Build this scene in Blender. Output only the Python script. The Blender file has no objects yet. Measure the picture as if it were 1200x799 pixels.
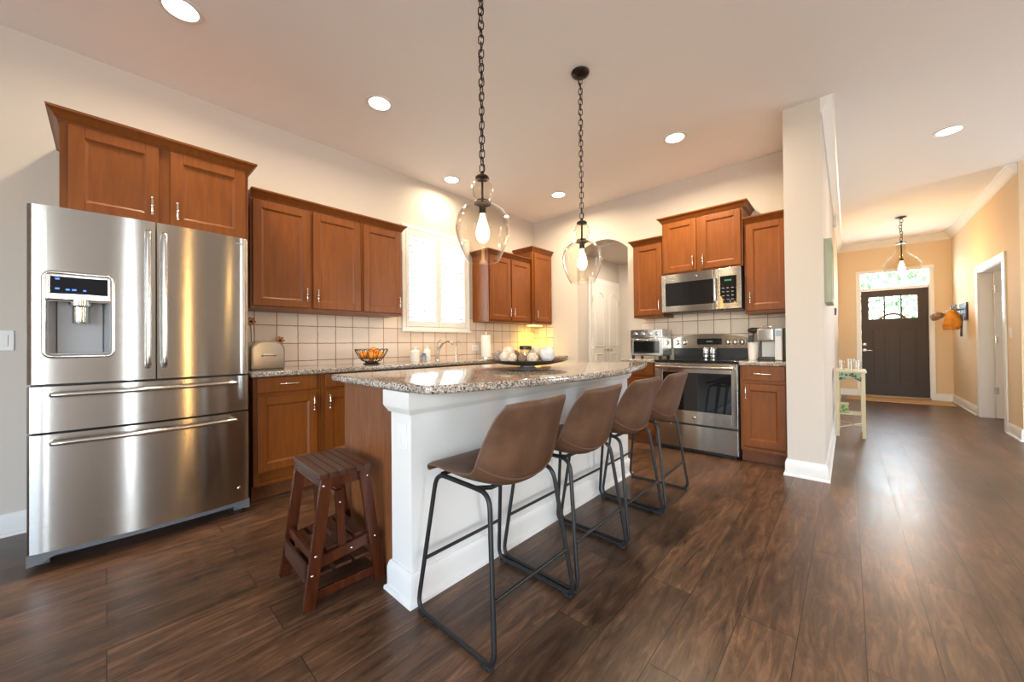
import bpy, bmesh, math, random
from mathutils import Matrix, Vector, Euler
random.seed(7)
PI = math.pi
C = bpy.context.scene.collection
SC = bpy.context.scene

# ---------------------------------------------------------------- camera
CAMP = Vector((3.66605, 0.0, 1.09774))
CR = Vector((0.73948859, 0.67310218, -0.0094908))
CU = Vector((0.01208396, 0.00082329, 0.99992665))
CF = Vector((-0.67306062, 0.73954903, 0.00752492))
cam = bpy.data.objects.new('camera', bpy.data.cameras.new('camera'))
C.objects.link(cam)
cam.matrix_world = Matrix(((CR.x, CU.x, -CF.x, CAMP.x), (CR.y, CU.y, -CF.y, CAMP.y), (CR.z, CU.z, -CF.z, CAMP.z), (0, 0, 0, 1)))
cam.data.sensor_fit = 'HORIZONTAL'
cam.data.sensor_width = 36
cam.data.lens = 36 * 432.7755 / 1200
cam.data.clip_start = 0.02
SC.camera = cam

# ---------------------------------------------------------------- world, exposure, large lights
SC.view_settings.view_transform = 'Standard'
SC.view_settings.look = 'None'
SC.view_settings.exposure = 0.18
SC.view_settings.gamma = 1.0
SC.view_settings.use_curve_mapping = False
SC.cycles.use_denoising = True
SC.cycles.max_bounces = 10
SC.cycles.diffuse_bounces = 5
SC.cycles.glossy_bounces = 5
SC.cycles.transparent_max_bounces = 16
SC.cycles.transmission_bounces = 8
SC.cycles.sample_clamp_indirect = 6
W = bpy.data.worlds.new('sky'); SC.world = W; W.use_nodes = True
wn = W.node_tree
sky = wn.nodes.new('ShaderNodeTexSky'); sky.sky_type = 'NISHITA'
sky.sun_disc = False; sky.sun_elevation = math.radians(48); sky.sun_rotation = math.radians(200)
wn.links.new(sky.outputs[0], wn.nodes['Background'].inputs[0])
wn.nodes['Background'].inputs[1].default_value = 1.35

def area(name, loc, size, power, color, direction, spread=180, shape='RECTANGLE'):
    l = bpy.data.lights.new(name, 'AREA'); l.shape = shape
    l.size = size[0]
    if shape == 'RECTANGLE': l.size_y = size[1]
    l.energy = power; l.color = color; l.spread = math.radians(spread)
    o = bpy.data.objects.new(name, l); C.objects.link(o); o.location = loc
    o.rotation_euler = Vector(direction).to_track_quat('-Z', 'Y').to_euler()
    return o
DAY = (0.88, 0.945, 1.0)
WARM = (1.0, 0.74, 0.44)
area('daylight_assumed_rear_window', (5.2, -3.95, 1.5), (4.5, 2.1), 112, DAY, (0, 1, 0))  # assumed window behind the camera, adds daylight to the room
area('daylight_assumed_slot', (7.95, -0.25, 1.25), (0.20, 2.3), 30, DAY, (-1, 0, 0))  # assumed narrow opening, placed to put a white streak on the refrigerator
area('daylight_assumed_side_window', (7.95, -3.45, 1.4), (0.95, 2.1), 42, DAY, (-1, 0, 0))  # assumed unseen window, placed to brighten the refrigerator's left edge
area('daylight_assumed_living_window', (7.95, 5.75, 1.4), (1.25, 2.1), 62, DAY, (-1, 0, 0))  # assumed window out of view, added daylight for the hall floor
area('daylight_kitchen_window', (-0.22, 2.71, 1.86), (0.80, 1.0), 6, DAY, (1, 0, 0))
area('daylight_entry_glass', (4.3, 10.24, 1.95), (0.8, 0.9), 45, DAY, (0, -1, 0))
area('side_room_fill', (7.2, 7.9, 1.5), (1.2, 1.4), 25, (1, .95, .85), (-1, 0, 0))  # added light inside the side room, brightens the open door leaf
area('passage_fill', (1.35, 5.3, 2.40), (0.25, 0.25), 12, (1, .86, .7), (0, 0, -1))  # added fill that brightens the passage, no fixture there
area('assumed_amber_strip', (7.9, 1.93, 1.3), (0.07, 1.8), 24, (1, .55, .18), (-1, 0, 0))  # assumed unseen lamp, a bare strip giving the refrigerator its amber streak

# ---------------------------------------------------------------- materials
def new_mat(name):
    m = bpy.data.materials.new(name); m.use_nodes = True
    return m, m.node_tree, m.node_tree.nodes['Principled BSDF']
def P(name, col, rough=0.5, metal=0.0, emit=None, estr=0.0, spec=None, coat=0.0, aniso=0.0, sheen=0):
    m, t, b = new_mat(name)
    b.inputs['Base Color'].default_value = (*col, 1)
    b.inputs['Roughness'].default_value = rough
    b.inputs['Metallic'].default_value = metal
    if spec is not None: b.inputs['Specular IOR Level'].default_value = spec
    if coat: b.inputs['Coat Weight'].default_value = coat; b.inputs['Coat Roughness'].default_value = 0.15
    if emit: b.inputs['Emission Color'].default_value = (*emit, 1); b.inputs['Emission Strength'].default_value = estr
    return m
def N(t, kind, **kw):
    n = t.nodes.new(kind)
    for k, v in kw.items():
        if k in n.inputs: n.inputs[k].default_value = v
        else: setattr(n, k, v)
    return n
def coords(t, scale=(1, 1, 1), rot=(0, 0, 0), loc=(0, 0, 0), kind='Object'):
    tc = t.nodes.new('ShaderNodeTexCoord'); mp = t.nodes.new('ShaderNodeMapping')
    mp.inputs['Scale'].default_value = scale; mp.inputs['Rotation'].default_value = rot; mp.inputs['Location'].default_value = loc
    t.links.new(tc.outputs[kind], mp.inputs[0]); return mp.outputs[0]
def ramp(t, src, stops):
    r = t.nodes.new('ShaderNodeValToRGB'); e = r.color_ramp.elements
    while len(e) < len(stops): e.new(0.5)
    for i, (p, c) in enumerate(stops): e[i].position = p; e[i].color = (*c, 1)
    t.links.new(src, r.inputs[0]); return r.outputs[0]
def mixc(t, a, b, fac, mode='MIX'):
    m = t.nodes.new('ShaderNodeMix'); m.data_type = 'RGBA'; m.blend_type = mode
    if isinstance(fac, float): m.inputs[0].default_value = fac
    else: t.links.new(fac, m.inputs[0])
    for s, i in ((a, 6), (b, 7)):
        if isinstance(s, tuple): m.inputs[i].default_value = (*s, 1)
        else: t.links.new(s, m.inputs[i])
    return m.outputs[2]
def bump(t, b, src, strength=0.2, dist=0.01):
    n = t.nodes.new('ShaderNodeBump'); n.inputs['Strength'].default_value = strength; n.inputs['Distance'].default_value = dist
    t.links.new(src, n.inputs['Height']); t.links.new(n.outputs[0], b.inputs['Normal'])

def wall_paint(name, col, bs=0.06, sc=60):
    m, t, b = new_mat(name)
    b.inputs['Roughness'].default_value = 0.75
    b.inputs['Base Color'].default_value = (*col, 1)
    n = N(t, 'ShaderNodeTexNoise', Scale=sc, Detail=3.0); t.links.new(coords(t), n.inputs['Vector'])
    bump(t, b, n.outputs[0], bs, 0.004)
    return m
M_WALL = wall_paint('wall_paint', (0.63, 0.57, 0.505))
M_WALL_WARMLIT = wall_paint('warm_lit_wall_paint', (0.72, 0.57, 0.38))  # wall paint with the hall's warm lamp light tinted into the colour
M_CEIL = wall_paint('ceiling_paint', (0.92, 0.90, 0.885), 0.25, 22)
M_TRIM = P('white_trim', (0.80, 0.79, 0.76), 0.35)
M_DOORW = P('white_door_paint', (0.74, 0.71, 0.66), 0.4)

def wood(name, c1, c2, rough=0.42, axis='z', coat=0.12, s=1.0):
    m, t, b = new_mat(name)
    sc = {'z': (14 * s, 14 * s, 1.2 * s), 'y': (14 * s, 1.2 * s, 14 * s), 'x': (1.2 * s, 14 * s, 14 * s)}[axis]
    v = coords(t, sc)
    n = N(t, 'ShaderNodeTexNoise', Scale=3.0, Detail=6.0, Roughness=0.6, Distortion=0.6); t.links.new(v, n.inputs['Vector'])
    n2 = N(t, 'ShaderNodeTexNoise', Scale=1.2, Detail=2.0); t.links.new(coords(t, (2, 2, 1)), n2.inputs['Vector'])
    a = ramp(t, n.outputs[0], [(0.3, c1), (0.72, c2)])
    dk = tuple(x * 0.72 for x in c1)
    col = mixc(t, a, dk, ramp(t, n2.outputs[0], [(0.45, (0, 0, 0)), (0.8, (0.55, 0.55, 0.55))]))
    t.links.new(col, b.inputs['Base Color'])
    b.inputs['Roughness'].default_value = rough; b.inputs['Coat Weight'].default_value = coat; b.inputs['Coat Roughness'].default_value = 0.25; b.inputs['Specular IOR Level'].default_value = 0.28
    return m
M_CAB = wood('stained_maple', (0.168, 0.046, 0.0065), (0.235, 0.071, 0.0105))
M_CABX = wood('stained_maple_dark', (0.130, 0.042, 0.016), (0.190, 0.066, 0.024), 0.4)
M_PANEL = wood('island_panel_wood', (0.150, 0.048, 0.016), (0.27, 0.098, 0.030), 0.4, s=1.3)
M_MAHOG = wood('dark_mahogany', (0.036, 0.008, 0.003), (0.100, 0.023, 0.007), 0.25, 'z', 0.35)
M_MAHOGX = wood('dark_mahogany_slat', (0.036, 0.012, 0.007), (0.085, 0.032, 0.019), 0.28, 'x', 0.4)

def floor_mat():
    m, t, b = new_mat('dark_laminate')
    v = coords(t, (1, 1, 1), (0, 0, PI / 2))
    br = N(t, 'ShaderNodeTexBrick', Scale=1.0, offset=0.37)
    br.inputs['Brick Width'].default_value = 1.25; br.inputs['Row Height'].default_value = 0.185
    br.inputs['Mortar Size'].default_value = 0.0016; br.inputs['Mortar Smooth'].default_value = 0.2; br.inputs['Bias'].default_value = 0.0
    br.inputs['Color1'].default_value = (0.0, 0.0, 0.0, 1); br.inputs['Color2'].default_value = (1, 1, 1, 1); br.inputs['Mortar'].default_value = (0.5, 0.5, 0.5, 1)
    t.links.new(v, br.inputs['Vector'])
    # shift the grain by plank
    tc = t.nodes.new('ShaderNodeTexCoord')
    sh = t.nodes.new('ShaderNodeVectorMath'); sh.operation = 'MULTIPLY_ADD'
    sh.inputs[1].default_value = (3.1, 7.7, 5.0)
    t.links.new(br.outputs['Color'], sh.inputs[0]); t.links.new(tc.outputs['Object'], sh.inputs[2])
    mp = t.nodes.new('ShaderNodeMapping'); mp.inputs['Scale'].default_value = (9, 1.2, 1); t.links.new(sh.outputs[0], mp.inputs[0])
    n = N(t, 'ShaderNodeTexNoise', Scale=2.4, Detail=12.0, Roughness=0.72, Distortion=1.4); t.links.new(mp.outputs[0], n.inputs['Vector'])
    mp2 = t.nodes.new('ShaderNodeMapping'); mp2.inputs['Scale'].default_value = (3.2, 1.3, 1); t.links.new(sh.outputs[0], mp2.inputs[0])
    n2 = N(t, 'ShaderNodeTexNoise', Scale=1.6, Detail=4.0, Roughness=0.6); t.links.new(mp2.outputs[0], n2.inputs['Vector'])
    grain = ramp(t, n.outputs[0], [(0.33, (0.036, 0.0195, 0.012)), (0.5, (0.096, 0.052, 0.029)), (0.68, (0.190, 0.108, 0.061))])
    tone = ramp(t, br.outputs['Color'], [(0.0, (0.72, 0.72, 0.74)), (1.0, (1.25, 1.18, 1.12))])
    c = mixc(t, grain, tone, 1.0, 'MULTIPLY')
    c = mixc(t, c, ramp(t, n2.outputs[0], [(0.35, (0.55, 0.52, 0.5)), (0.68, (1.35, 1.3, 1.25))]), 0.75, 'MULTIPLY')
    c = mixc(t, c, (0.012, 0.007, 0.005), br.outputs['Fac'])
    t.links.new(c, b.inputs['Base Color'])
    rg = ramp(t, n.outputs[0], [(0.3, (0.27, 0.27, 0.27)), (0.7, (0.40, 0.40, 0.40))]); t.links.new(rg, b.inputs['Roughness'])
    inv = t.nodes.new('ShaderNodeMath'); inv.operation = 'SUBTRACT'; inv.inputs[0].default_value = 1.0; t.links.new(br.outputs['Fac'], inv.inputs[1])
    ad = t.nodes.new('ShaderNodeMath'); ad.operation = 'MULTIPLY_ADD'; ad.inputs[1].default_value = 0.35
    t.links.new(n.outputs[0], ad.inputs[0]); t.links.new(inv.outputs[0], ad.inputs[2])
    bump(t, b, ad.outputs[0], 0.22, 0.003)
    return m
M_FLOOR = floor_mat()

def granite(name, k=1.0):
    m, t, b = new_mat(name)
    v = coords(t)
    vo = N(t, 'ShaderNodeTexVoronoi', Scale=170.0); t.links.new(v, vo.inputs['Vector'])
    n = N(t, 'ShaderNodeTexNoise', Scale=75.0, Detail=6.0, Roughness=0.75); t.links.new(v, n.inputs['Vector'])
    n2 = N(t, 'ShaderNodeTexNoise', Scale=220.0, Detail=3.0); t.links.new(v, n2.inputs['Vector'])
    sep = t.nodes.new('ShaderNodeSeparateColor'); t.links.new(vo.outputs['Color'], sep.inputs[0])
    base = ramp(t, sep.outputs[0], [(0.0, (0.05 * k, 0.04 * k, 0.035 * k)), (0.28, (0.20 * k, 0.165 * k, 0.135 * k)), (0.55, (0.36 * k, 0.31 * k, 0.26 * k)), (0.8, (0.50 * k, 0.44 * k, 0.37 * k)), (1.0, (0.62 * k, 0.56 * k, 0.49 * k))])
    c = mixc(t, base, (0.035, 0.028, 0.025), ramp(t, n.outputs[0], [(0.55, (0, 0, 0)), (0.66, (0.85, 0.85, 0.85))]))
    c = mixc(t, c, (0.62, 0.56, 0.48), ramp(t, n2.outputs[0], [(0.62, (0, 0, 0)), (0.72, (0.6, 0.6, 0.6))]))
    t.links.new(c, b.inputs['Base Color'])
    b.inputs['Roughness'].default_value = 0.11; b.inputs['Coat Weight'].default_value = 0.2; b.inputs['Coat Roughness'].default_value = 0.03
    return m
M_GRANITE = granite('speckled_granite')

def tile_mat():
    m, t, b = new_mat('worn_cream_tile')
    tc = t.nodes.new('ShaderNodeTexCoord')
    nz = N(t, 'ShaderNodeTexNoise', Scale=26.0, Detail=4.0); t.links.new(tc.outputs['Object'], nz.inputs['Vector'])
    off = t.nodes.new('ShaderNodeVectorMath'); off.operation = 'SUBTRACT'; off.inputs[1].default_value = (0.5, 0.5, 0.5); t.links.new(nz.outputs['Color'], off.inputs[0])
    sc = t.nodes.new('ShaderNodeVectorMath'); sc.operation = 'MULTIPLY_ADD'; sc.inputs[1].default_value = (0.010, 0.010, 0.010)
    t.links.new(off.outputs[0], sc.inputs[0]); t.links.new(tc.outputs['UV'], sc.inputs[2])
    br = N(t, 'ShaderNodeTexBrick', Scale=1.0, offset=0.0, squash=1.0)
    br.inputs['Brick Width'].default_value = 0.1655; br.inputs['Row Height'].default_value = 0.157
    br.inputs['Mortar Size'].default_value = 0.0042; br.inputs['Mortar Smooth'].default_value = 0.35
    br.inputs['Color1'].default_value = (0.74, 0.60, 0.49, 1); br.inputs['Color2'].default_value = (0.80, 0.67, 0.55, 1); br.inputs['Mortar'].default_value = (0.30, 0.16, 0.08, 1)
    t.links.new(sc.outputs[0], br.inputs['Vector'])
    n2 = N(t, 'ShaderNodeTexNoise', Scale=30.0, Detail=5.0, Roughness=0.7); t.links.new(tc.outputs['Object'], n2.inputs['Vector'])
    c = mixc(t, br.outputs['Color'], (0.34, 0.23, 0.15), ramp(t, n2.outputs[0], [(0.66, (0, 0, 0)), (0.74, (0.7, 0.7, 0.7))]))
    t.links.new(c, b.inputs['Base Color']); b.inputs['Roughness'].default_value = 0.38
    inv = t.nodes.new('ShaderNodeMath'); inv.operation = 'SUBTRACT'; inv.inputs[0].default_value = 1.0; t.links.new(br.outputs['Fac'], inv.inputs[1])
    bump(t, b, inv.outputs[0], 0.5, 0.004)
    return m
M_TILE = tile_mat()

def steel(name, col=(0.46, 0.44, 0.415), rough=0.20, aniso=1.0):
    m, t, b = new_mat(name)
    b.inputs['Base Color'].default_value = (*col, 1); b.inputs['Metallic'].default_value = 1.0
    b.inputs['Anisotropic'].default_value = aniso; b.inputs['Anisotropic Rotation'].default_value = 0.25
    tg = t.nodes.new('ShaderNodeTangent'); tg.direction_type = 'RADIAL'; tg.axis = 'Z'; t.links.new(tg.outputs[0], b.inputs['Tangent'])
    n = N(t, 'ShaderNodeTexNoise', Scale=3.0, Detail=4.0); t.links.new(coords(t, (4, 4, 260)), n.inputs['Vector'])
    t.links.new(ramp(t, n.outputs[0], [(0.3, (rough * .85,) * 3), (0.7, (rough * 1.2,) * 3)]), b.inputs['Roughness'])
    return m
M_STEEL = steel('brushed_stainless')
M_STEEL2 = steel('stainless_trim', (0.66, 0.65, 0.63), 0.16, 0.3)
M_CHROME = P('polished_chrome', (0.75, 0.74, 0.72), 0.08, 1.0)
M_NICKEL = P('satin_nickel', (0.72, 0.68, 0.62), 0.20, 1.0)
M_BLACKGL = P('black_glass', (0.008, 0.008, 0.009), 0.04, 0.0, spec=0.6)
M_BLACK = P('black_plastic', (0.015, 0.015, 0.016), 0.35)
M_DKGREY = P('dark_grey_plastic', (0.06, 0.06, 0.065), 0.4)
M_GREY = P('grey_plastic', (0.33, 0.34, 0.36), 0.35)
M_BLUELED = P('blue_display_light', (0.02, 0.06, 0.3), 0.4, emit=(0.08, 0.25, 1.0), estr=1.6)
M_GREENLED = P('green_display_light', (0.02, 0.1, 0.03), 0.4, emit=(0.2, 0.8, 0.3), estr=0.35)
M_BRONZE = P('dark_bronze', (0.045, 0.032, 0.026), 0.38, 0.85)
M_IRON = P('black_powder_coat', (0.020, 0.0195, 0.020), 0.42, 0.3)
M_RUBBER = P('black_rubber', (0.01, 0.01, 0.01), 0.7)
M_WHITE = P('white_plastic', (0.82, 0.81, 0.79), 0.35)
M_CERAMIC = P('white_ceramic', (0.80, 0.76, 0.69), 0.25)
M_PAPER = P('white_paper', (0.86, 0.84, 0.80), 0.9)
M_DOORDK = P('dark_brown_door_paint', (0.034, 0.020, 0.014), 0.55)

def leather():
    m, t, b = new_mat('brown_leather')
    n = N(t, 'ShaderNodeTexNoise', Scale=9.0, Detail=5.0, Roughness=0.6); t.links.new(coords(t), n.inputs['Vector'])
    v = N(t, 'ShaderNodeTexVoronoi', Scale=220.0); t.links.new(coords(t), v.inputs['Vector'])
    c = ramp(t, n.outputs[0], [(0.3, (0.078, 0.037, 0.020)), (0.7, (0.132, 0.068, 0.038))])
    t.links.new(c, b.inputs['Base Color']); b.inputs['Roughness'].default_value = 0.46; b.inputs['Specular IOR Level'].default_value = 0.35
    bump(t, b, v.outputs['Distance'], 0.12, 0.0015)
    return m
M_LEATHER = leather()
M_SEAM = P('leather_welt', (0.13, 0.072, 0.047), 0.5)

def thin_glass(name, tint=(1, 1, 1), ior=1.45, extra=0.0):
    m, t, b = new_mat(name); t.nodes.remove(b)
    out = t.nodes['Material Output']
    tr = N(t, 'ShaderNodeBsdfTransparent'); tr.inputs[0].default_value = (*tint, 1)
    gl = N(t, 'ShaderNodeBsdfGlossy'); gl.inputs['Roughness'].default_value = 0.02; gl.inputs[0].default_value = (1, 1, 1, 1)
    lw = N(t, 'ShaderNodeLayerWeight'); lw.inputs['Blend'].default_value = 0.5
    pw = t.nodes.new('ShaderNodeMath'); pw.operation = 'POWER'; pw.inputs[1].default_value = 3.4; t.links.new(lw.outputs['Facing'], pw.inputs[0])
    ad = t.nodes.new('ShaderNodeMath'); ad.operation = 'MULTIPLY_ADD'; ad.inputs[1].default_value = 1.0; ad.inputs[2].default_value = 0.004 + extra; ad.use_clamp = True
    t.links.new(pw.outputs[0], ad.inputs[0])
    mx = t.nodes.new('ShaderNodeMixShader'); t.links.new(ad.outputs[0], mx.inputs[0])
    t.links.new(tr.outputs[0], mx.inputs[1]); t.links.new(gl.outputs[0], mx.inputs[2]); t.links.new(mx.outputs[0], out.inputs[0])
    return m
M_GLASS = thin_glass('clear_pendant_glass', (0.96, 0.945, 0.92), 1.5, 0.0)
M_PANE = thin_glass('window_glass', (0.97, 0.99, 0.98))
M_BULB = P('glowing_edison_bulb', (1, 0.8, 0.5), 0.3, emit=(1.0, 0.62, 0.22), estr=24)
M_LAMP = P('lit_downlight', (1, 1, 1), 0.3, emit=(1.0, 0.93, 0.80), estr=9)
M_PUCK = P('lit_cabinet_light', (1, 0.9, 0.4), 0.3, emit=(1.0, 0.80, 0.10), estr=12)

# ---------------------------------------------------------------- mesh toolkit
class MB:
    def __init__(s, M=None): s.bev = False; s.bm = bmesh.new(); s.M = M or Matrix.Identity(4)
    def v(s, co): return s.bm.verts.new(s.M @ Vector(co))
    def face(s, vs):
        try: return s.bm.faces.new(vs)
        except ValueError: return None
    def box(s, a, b, bev=0.0, seg=2):
        a, b = [min(x, y) for x, y in zip(a, b)], [max(x, y) for x, y in zip(a, b)]
        vs = [s.v((x, y, z)) for x in (a[0], b[0]) for y in (a[1], b[1]) for z in (a[2], b[2])]
        fs = [s.face([vs[i] for i in f]) for f in ((0, 1, 3, 2), (4, 6, 7, 5), (0, 4, 5, 1), (2, 3, 7, 6), (0, 2, 6, 4), (1, 5, 7, 3))]
        if bev > 0:
            s.bev = True
            es = list({e for f in fs for e in f.edges})
            bev = min(bev, 0.49 * min(q - p for p, q in zip(a, b)))
            bmesh.ops.bevel(s.bm, geom=es, offset=bev, segments=seg, affect='EDGES', profile=0.5)
        return s
    def prism(s, poly, axis, lo, hi):
        """poly in the two remaining axes (cyclic order), extruded along axis"""
        def mk(p, h):
            return {'x': (h, p[0], p[1]), 'y': (p[0], h, p[1]), 'z': (p[0], p[1], h)}[axis]
        A = [s.v(mk(p, lo)) for p in poly]; B = [s.v(mk(p, hi)) for p in poly]
        n = len(poly)
        s.face(A[::-1]); s.face(B)
        for i in range(n): s.face([A[i], A[(i + 1) % n], B[(i + 1) % n], B[i]])
        return s
    def hexa(s, q0, q1):
        """two quads joined into a solid"""
        A = [s.v(p) for p in q0]; B = [s.v(p) for p in q1]
        s.face(A[::-1]); s.face(B)
        for i in range(4): s.face([A[i], A[(i + 1) % 4], B[(i + 1) % 4], B[i]])
        return s
    def lathe(s, prof, c=(0, 0, 0), seg=32, M=None, close=False):
        M = M or Matrix.Identity(4)
        rings = []
        for r, z in prof:
            if r < 1e-6: rings.append([s.v(M @ Vector((0, 0, z)) + Vector(c))])
            else: rings.append([s.v(M @ Vector((r * math.cos(2 * PI * k / seg), r * math.sin(2 * PI * k / seg), z)) + Vector(c)) for k in range(seg)])
        pairs = list(zip(rings, rings[1:])) + ([(rings[-1], rings[0])] if close else [])
        for a, b in pairs:
            if len(a) == 1 and len(b) == 1: continue
            for k in range(seg):
                k2 = (k + 1) % seg
                if len(a) == 1: s.face([a[0], b[k2], b[k]])
                elif len(b) == 1: s.face([a[k], a[k2], b[0]])
                else: s.face([a[k], a[k2], b[k2], b[k]])
        if not close:
            if len(rings[0]) > 1: s.face(rings[0][::-1])
            if len(rings[-1]) > 1: s.face(rings[-1])
        return s
    def cyl(s, a, b, r, seg=16, r2=None):
        return s.tube([a, b], [r, r if r2 is None else r2], seg)
    def tube(s, pts, r, seg=10, closed=False):
        P_ = [Vector(p) for p in pts]; n = len(P_)
        R = r if isinstance(r, (list, tuple)) else [r] * n
        def tan(i):
            if closed: return (P_[(i + 1) % n] - P_[i - 1]).normalized()
            if i == 0: return (P_[1] - P_[0]).normalized()
            if i == n - 1: return (P_[-1] - P_[-2]).normalized()
            return ((P_[i + 1] - P_[i]).normalized() + (P_[i] - P_[i - 1]).normalized()).normalized()
        t = tan(0); ref = Vector((0, 0, 1)) if abs(t.z) < 0.9 else Vector((1, 0, 0))
        nn = (ref - t * ref.dot(t)).normalized(); rings = []
        for i in range(n):
            t = tan(i); nn = (nn - t * nn.dot(t)).normalized(); bb = t.cross(nn)
            rings.append([s.v(P_[i] + (nn * math.cos(2 * PI * k / seg) + bb * math.sin(2 * PI * k / seg)) * R[i]) for k in range(seg)])
        for a, b in list(zip(rings, rings[1:])) + ([(rings[-1], rings[0])] if closed else []):
            for k in range(seg): s.face([a[k], a[(k + 1) % seg], b[(k + 1) % seg], b[k]])
        if not closed: s.face(rings[0][::-1]); s.face(rings[-1])
        return s
    def sphere(s, c, r, seg=20, sq=(1, 1, 1)):
        n = max(6, seg // 2)
        prof = [(max(0, r * math.sin(PI * i / n)), -r * math.cos(PI * i / n)) for i in range(n + 1)]
        prof[0] = (0, -r); prof[-1] = (0, r)
        return s.lathe(prof, c, seg, Matrix.Diagonal((*sq, 1)))
    def shell(s, fn, nu, nv, th):
        """closed slab around a grid surface fn(u,v); th = thickness"""
        g = [[Vector(fn(i / nu, j / nv)) for j in range(nv + 1)] for i in range(nu + 1)]
        def nrm(i, j):
            du = g[min(i + 1, nu)][j] - g[max(i - 1, 0)][j]; dv = g[i][min(j + 1, nv)] - g[i][max(j - 1, 0)]
            return du.cross(dv).normalized()
        def off(i, j, k):
            e = min(i, nu - i, j, nv - j)
            w = 0.45 if e == 0 else 1.0
            return g[i][j] + nrm(i, j) * (k * th * 0.5 * w)
        T = [[s.v(off(i, j, 1)) for j in range(nv + 1)] for i in range(nu + 1)]
        B = [[s.v(off(i, j, -1)) for j in range(nv + 1)] for i in range(nu + 1)]
        for i in range(nu):
            for j in range(nv):
                s.face([T[i][j], T[i + 1][j], T[i + 1][j + 1], T[i][j + 1]]); s.face([B[i][j], B[i][j + 1], B[i + 1][j + 1], B[i + 1][j]])
        for i in range(nu):
            s.face([T[i][0], B[i][0], B[i + 1][0], T[i + 1][0]]); s.face([T[i][nv], T[i + 1][nv], B[i + 1][nv], B[i][nv]])
        for j in range(nv):
            s.face([T[0][j], T[0][j + 1], B[0][j + 1], B[0][j]]); s.face([T[nu][j], B[nu][j], B[nu][j + 1], T[nu][j + 1]])
        return s
    def build(s, name, mat, parent=None, angle=38, uv=None):
        bmesh.ops.recalc_face_normals(s.bm, faces=s.bm.faces[:])
        me = bpy.data.meshes.new(name)
        if parent is not None:
            o_ = parent; L = Vector((0, 0, 0))
            while o_ is not None: L += o_.location; o_ = o_.parent
            bmesh.ops.translate(s.bm, verts=s.bm.verts[:], vec=-L)
        s.bm.to_mesh(me); s.bm.free()
        me.materials.append(mat)
        for p in me.polygons: p.use_smooth = True
        me.set_sharp_from_angle(angle=math.radians(angle))
        o = bpy.data.objects.new(name, me); C.objects.link(o)
        if parent is not None: o.parent = parent
        if s.bev:
            wn_ = o.modifiers.new('weighted_normals', 'WEIGHTED_NORMAL'); wn_.keep_sharp = True
        if uv:
            l = me.uv_layers.new(name='UVMap')
            for lp in me.loops:
                co = me.vertices[lp.vertex_index].co; l.data[lp.index].uv = uv(co)
        return o

def tag(o, label, cat, group=None):
    o['label'] = label; o['category'] = cat
    if group: o['group'] = group
    return o
def thing(name, label, cat, loc, group=None):
    o = bpy.data.objects.new(name, None); C.objects.link(o); o.location = loc; o.empty_display_size = 0.05
    return tag(o, label, cat, group)
def struct(o, label=None, cat=None):
    o['kind'] = 'structure'
    if label: o['label'] = label
    if cat: o['category'] = cat
    return o
def sroot(name, loc, label=None, cat=None):
    o = bpy.data.objects.new(name, None); C.objects.link(o); o.location = loc
    return struct(o, label, cat)
def kids(o): return [c for c in C.objects if c.parent == o]
def copy_tree(o, parent=None):
    c = o.copy(); C.objects.link(c)
    if parent is not None: c.parent = parent
    for ch in kids(o): copy_tree(ch, c)
    return c
def fillet(pts, r, n=6, closed=False):
    P_ = [Vector(p) for p in pts]; out = []; m = len(P_)
    for i in range(m):
        if not closed and i in (0, m - 1): out.append(P_[i]); continue
        p, a, b = P_[i], P_[i - 1], P_[(i + 1) % m]
        da, db = (a - p), (b - p); rr = min(r, da.length * 0.45, db.length * 0.45)
        A = p + da.normalized() * rr; B = p + db.normalized() * rr
        for k in range(n + 1):
            t = k / n; out.append(A * (1 - t) ** 2 + p * 2 * t * (1 - t) + B * t ** 2)
    return out
# frames for cabinet fronts: (u along the run, n out of the wall, z up)
F_LEFT = Matrix(((0, 1, 0, 0), (1, 0, 0, 0), (0, 0, 1, 0), (0, 0, 0, 1)))
F_BACK = Matrix(((1, 0, 0, 0), (0, -1, 0, 4.5545), (0, 0, 1, 0), (0, 0, 0, 1)))

H = 3.005; YB = 4.5545
# ================================================================ SETTING
struct(MB().box((-0.2, -4.2, -0.12), (8.2, 10.3, 0.0)).build('floor', M_FLOOR))
struct(MB().box((-0.2, -4.2, H), (8.2, 10.3, H + 0.15)).build('ceiling', M_CEIL))
w = MB()
WY0, WY1, WZ0, WZ1 = 2.27, 3.14, 1.33, 2.39
w.box((-0.16, -4.2, 0), (0, WY0, H)).box((-0.16, WY1, 0), (0, 10.3, H)).box((-0.16, WY0, 0), (0, WY1, WZ0)).box((-0.16, WY0, WZ1), (0, WY1, H))
struct(w.build('wall_left', M_WALL))
w = MB(); AX0, AX1, AZ, AP = 0.80, 1.566, 2.335, 2.505; BT = 0.20
w.box((0, YB, 0), (AX0, YB + BT, H)).box((AX1, YB, 0), (3.286, YB + BT, H))
xm, hw, rise = (AX0 + AX1) / 2, (AX1 - AX0) / 2, AP - AZ
RA = (hw * hw + rise * rise) / (2 * rise); arc = []
a0 = math.asin(hw / RA)
for k in range(25):
    a = -a0 + 2 * a0 * k / 24; arc.append((xm + RA * math.sin(a), AP - RA + RA * math.cos(a)))
for (xa, za), (xb, zb) in zip(arc, arc[1:]): w.prism([(xa, za), (xb, zb), (xb, H), (xa, H)], 'y', YB, YB + BT)
struct(w.build('wall_back', M_WALL))
struct(MB().box((3.286, 3.771, 0), (3.525, 10.09, H)).build('wall_hall_left', M_WALL))
w = MB(); DX0, DX1, DZT = 3.845, 4.780, 2.425
w.box((3.286, 10.09, 0), (DX0, 10.25, H)).box((DX1, 10.09, 0), (5.3, 10.25, H)).box((DX0, 10.09, DZT), (DX1, 10.25, H))
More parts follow.
